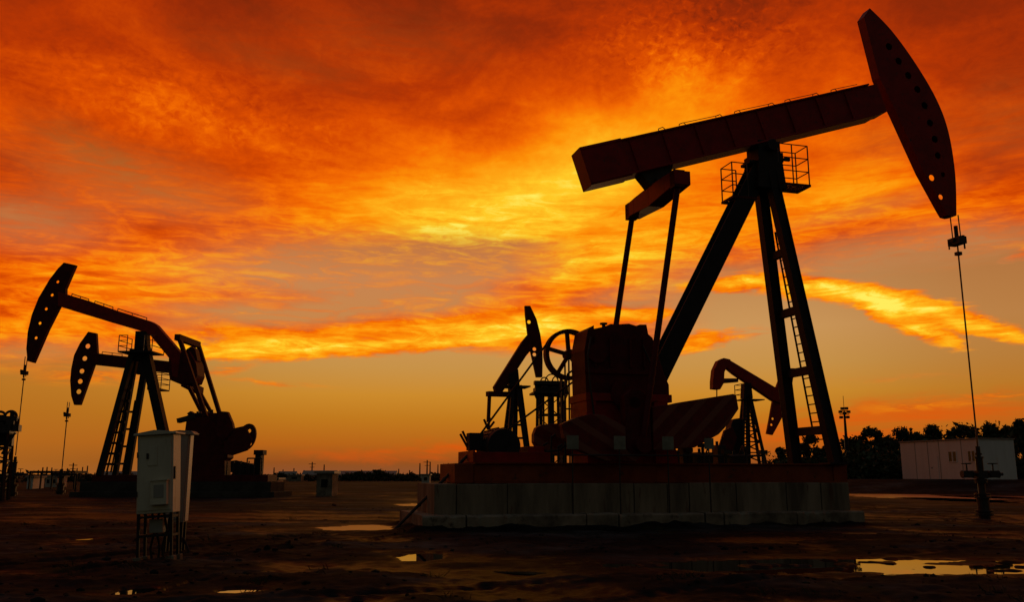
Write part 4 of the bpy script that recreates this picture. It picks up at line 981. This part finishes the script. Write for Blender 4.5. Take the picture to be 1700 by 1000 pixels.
b = MB(); b.path([(w2_-.1,.1,zbs),(w2_-.05,.1,zbs-.25),(w2_+.06,.08,.2),(w2_+.2,.0,-.05)], .025, 8); b.build('cable_conduit', M['black'], c2)

# ---------------------------------------------------------------- site cabin
Cx, Cy = at(1627, 760, 76)[:2]; zg_ = 1.0
ct = 1.5 + 76*(788-731.5)/1470*1.0
ang = math.atan2(85-76, at(1497,760,85)[0]-Cx)            # direction of the long wall away from the near corner
cab = thing('site_cabin', 'white flat roofed site cabin with two pairs of dark windows before the trees', 'cabin', (Cx, Cy, 0), ang)
Lc, Wc = 9.5, 3.75
MB().box(0, Lc, -Wc, 0, zg_, ct).build('wall', M['white'], cab, .02)
MB().box(-.08, Lc+.08, -Wc-.08, .08, ct+.002, ct+.11).build('roof', M['roof'], cab, .02)
MB().box(.02, Lc-.02, -Wc+.02, -.02, zg_-.8, zg_-.002).build('base_frame', M['black'], cab)
def wall_frac(px):                                       # where a sight line meets the long wall
    d = ray(px, 760); k = d[0]/d[1]
    c, s = math.cos(ang), math.sin(ang)
    return (k*Cy - Cx)/(c - k*s)
for pxs in ((1575.5, 1580.5), (1582.5, 1587.5), (1608.0, 1612.3), (1614.3, 1618.6)):
    a, c = sorted((wall_frac(pxs[0]), wall_frac(pxs[1]))); m = (a+c)/2
    zlo = 1.5 + 77*(788-767)/1470; zhi = 1.5 + 77*(788-751)/1470
    w = MB(); w.box(a-.06, c+.06, .001, .03, zhi, zhi+.07); w.box(a-.06, c+.06, .001, .05, zlo-.07, zlo); w.box(a-.06, a, .001, .03, zlo, zhi); w.box(c, c+.06, .001, .03, zlo, zhi)
    wo_ = w.build('window', M['white'], cab); MB().box(a, c, .001, .012, zlo, zhi).build('pane', M['glass'], wo_)
for px in (1520, 1541, 1560, 1597):
    a = wall_frac(px); MB().box(a-.03, a+.03, .001, .018, zg_+.02, ct-.01).build('panel_seam', M['cab_dark'], cab)
a = wall_frac(1551); dd = MB().box(a-.45, a+.45, .001, .03, zg_+.05, zg_+2.1).build('door', M['white'], cab, .01); MB().box(a+.3, a+.36, .031, .08, zg_+1.0, zg_+1.12).build('handle', M['iron'], dd)

# ---------------------------------------------------------------- trees
def leaves_mesh(centres, n, size, rs, name, m, parent, squash=.8):
    """a crown: many leaf-clump faces spread through uneven lobes"""
    vs = []; fs = []
    per = [max(8, int(n*w/sum(c[4] for c in centres))) for *_, w in centres]
    for (cx, cy, cz, r, w), k in zip(centres, per):
        d = rs.normal(size=(k, 3)); d /= np.linalg.norm(d, axis=1)[:, None]; rad = r*np.abs(rs.uniform(.15, 1.0, k)**.6 + rs.normal(size=k)*.26)
        p = np.array([cx, cy, cz]) + d*rad[:, None]*np.array([1, 1, squash])
        u = rs.normal(size=(k, 3)); u /= np.linalg.norm(u, axis=1)[:, None]; t = rs.normal(size=(k, 3)); v = np.cross(u, t); v /= np.linalg.norm(v, axis=1)[:, None]
        s = size*rs.uniform(.35, 1.25, k)[:, None]
        for q in (p-u*s, p+v*s*.45, p+u*s, p-v*s*.45): pass
        b0 = len(vs); arr = np.stack([p-u*s, p+v*s*.45, p+u*s, p-v*s*.45], 1).reshape(-1, 3); vs += arr.tolist(); fs += [[b0+4*i, b0+4*i+1, b0+4*i+2, b0+4*i+3] for i in range(k)]
    me = bpy.data.meshes.new(name); me.from_pydata(vs, [], fs); me.materials.append(m)
    o = bpy.data.objects.new(name, me); col.objects.link(o); o.parent = parent; return o

def tree(label, px, Y, py_top, wpx, seed, kind, trunk_frac=.42, n=2600, group='trees along the field edge'):
    rs = np.random.RandomState(seed); x, y, _ = at(px, 760, Y); zg = ground_z(x, y) if Y < 200 else 0
    H = 1.5 + Y*(788-py_top)/1470 - zg; W = wpx/1470*Y/2
    t = thing('tree', label, 'tree', (x, y, zg), rs.uniform(0, 6.28), group)
    tb = MB(); r0 = .10 + H*.014; lean = (rs.uniform(-.25,.25), rs.uniform(-.2,.2))
    pts = [(0,0,-.15), (lean[0]*.4, lean[1]*.4, H*trunk_frac*.5), (lean[0], lean[1], H*trunk_frac)]
    tb.tube(pts[0], pts[1], r0, 8, r0*.8); tb.tube(pts[1], pts[2], r0*.8, 8, r0*.6)
    cents = []; nl = {'round': 14, 'open': 12, 'broad': 18, 'bush': 12}[kind]
    for k in range(nl):
        a = 6.283*k/nl + rs.uniform(-.4,.4); q = rs.uniform(.2, .85)*W; zz = H*rs.uniform(trunk_frac*.95, .88)
        if kind == 'bush': zz = H*rs.uniform(.2, .75)
        rr = W*rs.uniform(.2, .42)*(.75 if kind == 'open' else 1)
        c = (lean[0] + q*math.cos(a), lean[1] + q*math.sin(a), min(zz, H - rr*.8))
        cents.append((*c, rr, rr**2)); tb.tube(pts[2] if kind != 'bush' else pts[1], c, r0*.36, 6, r0*.1)
        for j in range(3):
            e = Vector(c) + Vector(rs.normal(size=3))*rr*.5; tb.tube(Vector(pts[2]).lerp(Vector(c), .6), e, r0*.14, 4, r0*.04)
    cents.append((lean[0], lean[1], H - W*.36, W*.45, W*W*.2))
    if kind == 'round': cents.append((lean[0], lean[1], H*.68, W*.62, W*W*.35))
    tb.build('trunk', M['bark'], t)
    leaves_mesh(cents, int(n*(.55 if kind == 'open' else 1)), .17 + .0011*Y, rs, 'crown', M['leaf'] if seed % 2 else M['leaf2'], t)
    # twigs and single sprays that break the outline
    return t
TREES = [
    ('low rounded bush between the two ladder legs of the largest pump', 1346, 98, 724, 44, 1, 'bush'),
    ('small bush just outside the far ladder leg', 1297, 102, 746, 34, 2, 'bush'),
    ('dense low bush behind the foot of the far ladder leg', 1318, 97, 750, 36, 3, 'bush'),
    ('bush half hidden by the near ladder leg', 1376, 103, 742, 40, 4, 'bush'),
    ('rounded tree right beside the floodlight mast', 1424, 100, 726, 56, 5, 'broad'),
    ('thin open tree rising above its neighbours beside the mast', 1451, 96, 712, 46, 6, 'open'),
    ('low spreading tree filling the gap after the thin open tree', 1472, 103, 724, 66, 7, 'broad'),
    ('spiky open tree at the far corner of the white cabin', 1500, 97, 712, 60, 8, 'open'),
    ('low dark tree just behind the far end of the cabin roof', 1524, 104, 720, 56, 9, 'broad'),
    ('upright dense tree behind the cabin roof above the first windows', 1550, 95, 708, 50, 10, 'round'),
    ('broad dark tree behind the cabin, widest crown above its roof', 1598, 96, 706, 62, 11, 'broad'),
    ('round tree behind the cabin beyond the polished rod', 1650, 94, 704, 60, 12, 'round'),
    ('small loose tree at the near corner of the cabin end wall', 1680, 100, 712, 44, 13, 'open'),
    ('tall tree cut by the picture edge past the cabin', 1702, 84, 700, 46, 14, 'round'),
    ('low bush tree under the thin open tree, foot in the scrub', 1440, 92, 752, 30, 15, 'bush'),
    ('low bush at the foot of the cabin end wall', 1688, 82, 764, 34, 16, 'bush')]
for lb, px, Y_, pt, w, sd, kd in TREES: tree(lb, px, Y_, pt, w, sd*17+3, kd)

def scrub_line(name, pts, n, hmin, hmax, m, seed, size=.3, depth=4.0):
    rs = np.random.RandomState(seed); cents = []
    for k in range(n):
        t = k/max(n-1, 1)*(len(pts)-1); i = min(int(t), len(pts)-2); f = t-i
        x = pts[i][0]*(1-f)+pts[i+1][0]*f + rs.normal()*.8; y = pts[i][1]*(1-f)+pts[i+1][1]*f + rs.uniform(-depth, depth); h = rs.uniform(hmin, hmax)
        zg = ground_z(x, y); cents.append((x, y, zg + h*.35, h*.75, h))
    o = leaves_mesh(cents, n*70, size, rs, name, m, None); tag(o, kind='stuff'); return o
scrub_line('undergrowth', [at(1280,790,97)[:2], at(1400,790,94)[:2], at(1500,790,91)[:2], at(1720,790,86)[:2]], 210, 1.2, 3.6, M['leaf'], 5, .34, 5)
scrub_line('undergrowth', [at(60,790,150)[:2], at(330,790,170)[:2], at(620,790,180)[:2], at(800,790,170)[:2]], 150, .5, 1.5, M['scrub'], 6, .45, 16)
scrub_line('undergrowth', [at(760,790,120)[:2], at(1000,790,120)[:2], at(1300,790,112)[:2]], 110, .8, 2.4, M['scrub'], 8, .4, 8)

# ---------------------------------------------------------------- floodlight mast, poles, far buildings
mx_, my_, _ = at(1407, 760, 92); mzg = ground_z(mx_, my_)
fm = thing('floodlight_mast', 'slender mast with a cluster of floodlights above the trees beside the near ladder leg', 'mast', (mx_, my_, mzg), 0)
ht = 1.5 + 92*(788-686)/1470 - mzg
b = MB(); b.tube((0,0,-.2), (0,0,ht*.62), .26, 10, .2); b.tube((0,0,ht*.62), (0,0,ht), .15, 10, .1); b.build('pole', M['black'], fm)
b = MB(); b.tube((0,0,ht), (0,0,ht+1.6), .025, 6); b.build('antenna', M['black'], fm)
b = MB(); b.box(-.5,.5,-.05,.05,ht-.35,ht-.25); b.box(-.42,.42,-.05,.05,ht+.02,ht+.1)
ho_ = b.build('lamp_bracket', M['black'], fm)
for dx_, dz_ in ((-.42,-.05),(.42,-.05),(-.2,.28),(.22,.3),(0,-.2),(-.38,-.62),(.3,-.6)):
    q = MB(); q.box(dx_-.15, dx_+.15, -.22, .1, ht+dz_-.13, ht+dz_+.13); q.tube((dx_,-.28,ht+dz_),(dx_,-.221,ht+dz_),.13,12); q.build('floodlight', M['iron'], fm)

POLES = [(518, 770, 230, 'cross'), (538, 774, 240, ''), (455, 779, 240, ''), (640, 783, 260, ''), (697, 772, 230, ''), (709, 767, 220, 'cross'), (714, 770, 235, ''), (727, 774, 250, ''), (735, 774, 260, ''), (744, 772, 240, ''),
         (71, 779, 200, ''), (78, 778, 210, ''), (86, 779, 220, ''), (121, 772, 200, 'cross'), (128, 780, 230, ''), (137, 778, 240, ''), (145, 776, 220, ''), (158, 787, 240, ''), (470, 782, 250, ''), (488, 780, 240, ''), (505, 783, 260, ''), (662, 781, 250, ''), (680, 783, 250, ''), (755, 778, 250, ''), (64, 783, 210, ''), (100, 782, 230, ''), (112, 780, 230, '')]
proto = {}
for px, pt, Y_, kd in POLES:
    x, y, _ = at(px, 780, Y_); h = 1.5 + Y_*(788-pt)/1470
    o = bpy.data.objects.new('utility_pole', None)
    mb = MB(); mb.tube((0,0,-.3), (0,0,h), .22, 8, .14)
    if kd: mb.bar((-.9,0,h-.5), (.9,0,h-.5), .14, .14); mb.bar((-.6,0,h-1.3), (.6,0,h-1.3), .12, .12)
    bpy.data.objects.remove(o)
    o = mb.build('utility_pole', M['wood']); o.location = (x, y, ground_z(x, y))
    tag(o, 'tiny distant wooden pole with cross arms on the horizon' if kd else 'tiny distant bare pole standing up from the flat horizon', 'pole', 'cross arm poles on the horizon' if kd else 'bare poles on the horizon')

def house(name, label, cat, px0, px1, pyt, pyb, Y_, m, roof='flat', windows=0, group=None, door=False):
    x0, _, _ = at(px0, 790, Y_); x1 = at(px1, 790, Y_)[0]; zb = ground_z((x0+x1)/2, Y_); h = 1.5 + Y_*(788-pyt)/1470 - zb; w = x1-x0; d = max(2.0, w*.45)
    if h < 1: h = 1.0
    t = thing(name, label, cat, (x0, Y_, zb), 0, group)
    MB().box(0, w, 0, d, -.4, h).build('wall', M[m], t, .01)
    if roof == 'flat': MB().box(-.15, w+.15, -.15, d+.15, h+.002, h+.16).build('roof', M['roof'], t)
    else: MB().add([(-.2,-.2,h),(w+.2,-.2,h),(w+.2,d+.2,h),(-.2,d+.2,h),(-.2,d/2,h+.9),(w+.2,d/2,h+.9)], [(0,1,5,4),(2,3,4,5),(1,2,5),(3,0,4),(3,2,1,0)]).build('roof', M['roof'], t)
    for k in range(windows):
        cx_ = w*(k+.5)/windows; wn = MB().box(cx_-w*.5/windows*.4, cx_+w*.5/windows*.4, -.05, -.001, h*.4, h*.75).build('window', M['glass'], t)
    if door: MB().box(w*.4, w*.6, -.06, -.001, 0, h*.7).build('door', M['roof'], t)
    return t
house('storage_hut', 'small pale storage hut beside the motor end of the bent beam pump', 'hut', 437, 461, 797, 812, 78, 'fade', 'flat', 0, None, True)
house('switch_box', 'grey twin switch box standing alone on the open mud field', 'switch box', 526, 552, 787, 823, 62, 'conc2', 'flat', 1)
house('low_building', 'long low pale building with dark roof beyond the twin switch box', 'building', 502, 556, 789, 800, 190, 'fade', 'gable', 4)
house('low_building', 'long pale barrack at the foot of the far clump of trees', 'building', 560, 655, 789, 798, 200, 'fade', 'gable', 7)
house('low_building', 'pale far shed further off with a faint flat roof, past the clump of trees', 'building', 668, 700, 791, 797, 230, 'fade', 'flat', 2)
house('small_kiosk', 'small boxy pale kiosk near the leaning pipe', 'kiosk', 700, 713, 789.5, 806, 120, 'fade', 'flat', 1)
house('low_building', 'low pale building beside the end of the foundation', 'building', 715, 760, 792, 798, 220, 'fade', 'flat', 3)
house('low_building', 'pale block standing beside the level pump wellhead', 'building', 76, 96, 795, 810, 90, 'fade', 'flat', 2)
house('low_building', 'tiny white shed nearest the edge lattice tower', 'building', 46, 56, 798, 812, 84, 'white', 'flat', 0, None, True)
for px, Y_, pt, w, sd, kd in ((580, 170, 786, 30, 31, 'bush'), (600, 168, 783, 24, 32, 'bush'), (612, 172, 785, 26, 33, 'bush'), (628, 166, 781, 20, 34, 'round'), (637, 171, 786, 20, 35, 'bush'), (592, 174, 785, 18, 36, 'bush')):
    tree('small distant dark tree in the clump before the long pale barrack', px, Y_, pt, w, sd, kd, .3, 500, 'far clump of trees by the barrack')
for i, (x0_, x1_, pt_, pb_, Y_, mt_, rf_, wn_) in enumerate(((462, 490, 790.5, 799, 210, 'fade', 'gable', 3), (655, 668, 788.5, 798, 215, 'cab_dark', 'flat', 1), (166, 226, 790, 800, 200, 'fade', 'gable', 5), (478, 500, 791, 802, 160, 'conc2', 'flat', 1))):
    house('low_building', ('pale gabled hall just past the storage hut', 'narrow grey block between the barrack and the pale shed', 'long gabled shed glimpsed behind the foundation of the bent beam pump', 'low concrete store left of the twin switch box')[i], 'building', x0_, x1_, pt_, pb_, Y_, mt_, rf_, wn_)
for px, Y_, pt, w, sd in ((468, 190, 786, 22, 41), (545, 185, 784, 26, 42), (676, 190, 787, 30, 43), (722, 180, 786, 24, 44), (752, 175, 785, 28, 45)):
    tree('low far bush breaking the flat horizon line', px, Y_, pt, w, sd, 'bush', .3, 400, 'far bushes on the horizon')
# open shelter by the horizon
sx, sy, _ = at(48, 790, 82); sx1 = at(124, 790, 82)[0]; sz = ground_z(sx, sy); hh = 1.5 + 82*(788-791)/1470 - sz + .25
st = thing('open_shelter', 'long low open shelter with thin dark roof behind the level pump wellhead', 'shelter', (sx, sy, sz), 0)
MB().box(0, sx1-sx, 0, 2.5, hh, hh+.22).build('roof', M['black'], st)
for k in range(5): MB().bar(((sx1-sx)*k/4*.98+.05, .1, -.2), ((sx1-sx)*k/4*.98+.05, .1, hh-.002), .12, .12).build('post', M['black'], st)

# ---------------------------------------------------------------- mud clods and tufts of weeds
rs = np.random.RandomState(11); vs = []; fs = []
ico = [(0,0,1),(.89,0,.45),(.28,.85,.45),(-.72,.53,.45),(-.72,-.53,.45),(.28,-.85,.45),(.72,.53,-.45),(-.28,.85,-.45),(-.89,0,-.45),(-.28,-.85,-.45),(.72,-.53,-.45),(0,0,-1)]
icf = [(0,1,2),(0,2,3),(0,3,4),(0,4,5),(0,5,1),(1,6,2),(2,7,3),(3,8,4),(4,9,5),(5,10,1),(2,6,7),(3,7,8),(4,8,9),(5,9,10),(1,10,6),(6,11,7),(7,11,8),(8,11,9),(9,11,10),(10,11,6)]
n = 2600; rr = 8.5*(46/8.5)**rs.uniform(0, 1, n); aa = np.radians(rs.uniform(-40, 40, n)); cx_ = rr*np.sin(aa); cy_ = rr*np.cos(aa); cz_ = height(cx_, cy_)
for i in range(n):
    if cz_[i] < .012: continue
    s = rs.gamma(1.6, .011) + .008; k = len(vs); sc3 = s*rs.uniform(.6, 1.5, 3)*np.array([1.2, 1.2, .7])
    for v in ico: vs.append(tuple(np.array([cx_[i], cy_[i], cz_[i]]) + np.array(v)*sc3*rs.uniform(.75, 1.2)))
    fs += [[a+k for a in f] for f in icf]
me = bpy.data.meshes.new('mud_clods'); me.from_pydata(vs, [], fs); me.materials.append(M['ground']); o = bpy.data.objects.new('rubble', me); col.objects.link(o); tag(o, kind='stuff')
vs = []; fs = []
for c in range(120):
    r_c = 9*(34/9)**rs.uniform(); a_c = R(rs.uniform(-36, 36)); x, y = r_c*math.sin(a_c), r_c*math.cos(a_c); z = ground_z(x, y)
    if z < .0 or abs(math.hypot((x-BIG[0])/BIG[2], (y-BIG[1])/BIG[3]) - 1) < .8: continue
    for j in range(int(rs.randint(8, 26))):
        bx2, by2 = x + rs.normal()*.10, y + rs.normal()*.10; h = rs.uniform(.03, .11); d = rs.normal(size=2)*.07; k = len(vs); w = .006
        vs += [(bx2-w, by2, z-.01), (bx2+w, by2, z-.01), (bx2+d[0]*.5+w*.7, by2+d[1]*.5, z+h*.6), (bx2+d[0], by2+d[1], z+h)]; fs += [[k, k+1, k+2, k+3]]
me = bpy.data.meshes.new('grass'); me.from_pydata(vs, [], fs); me.materials.append(M['scrub']); o = bpy.data.objects.new('grass', me); col.objects.link(o); tag(o, kind='stuff')
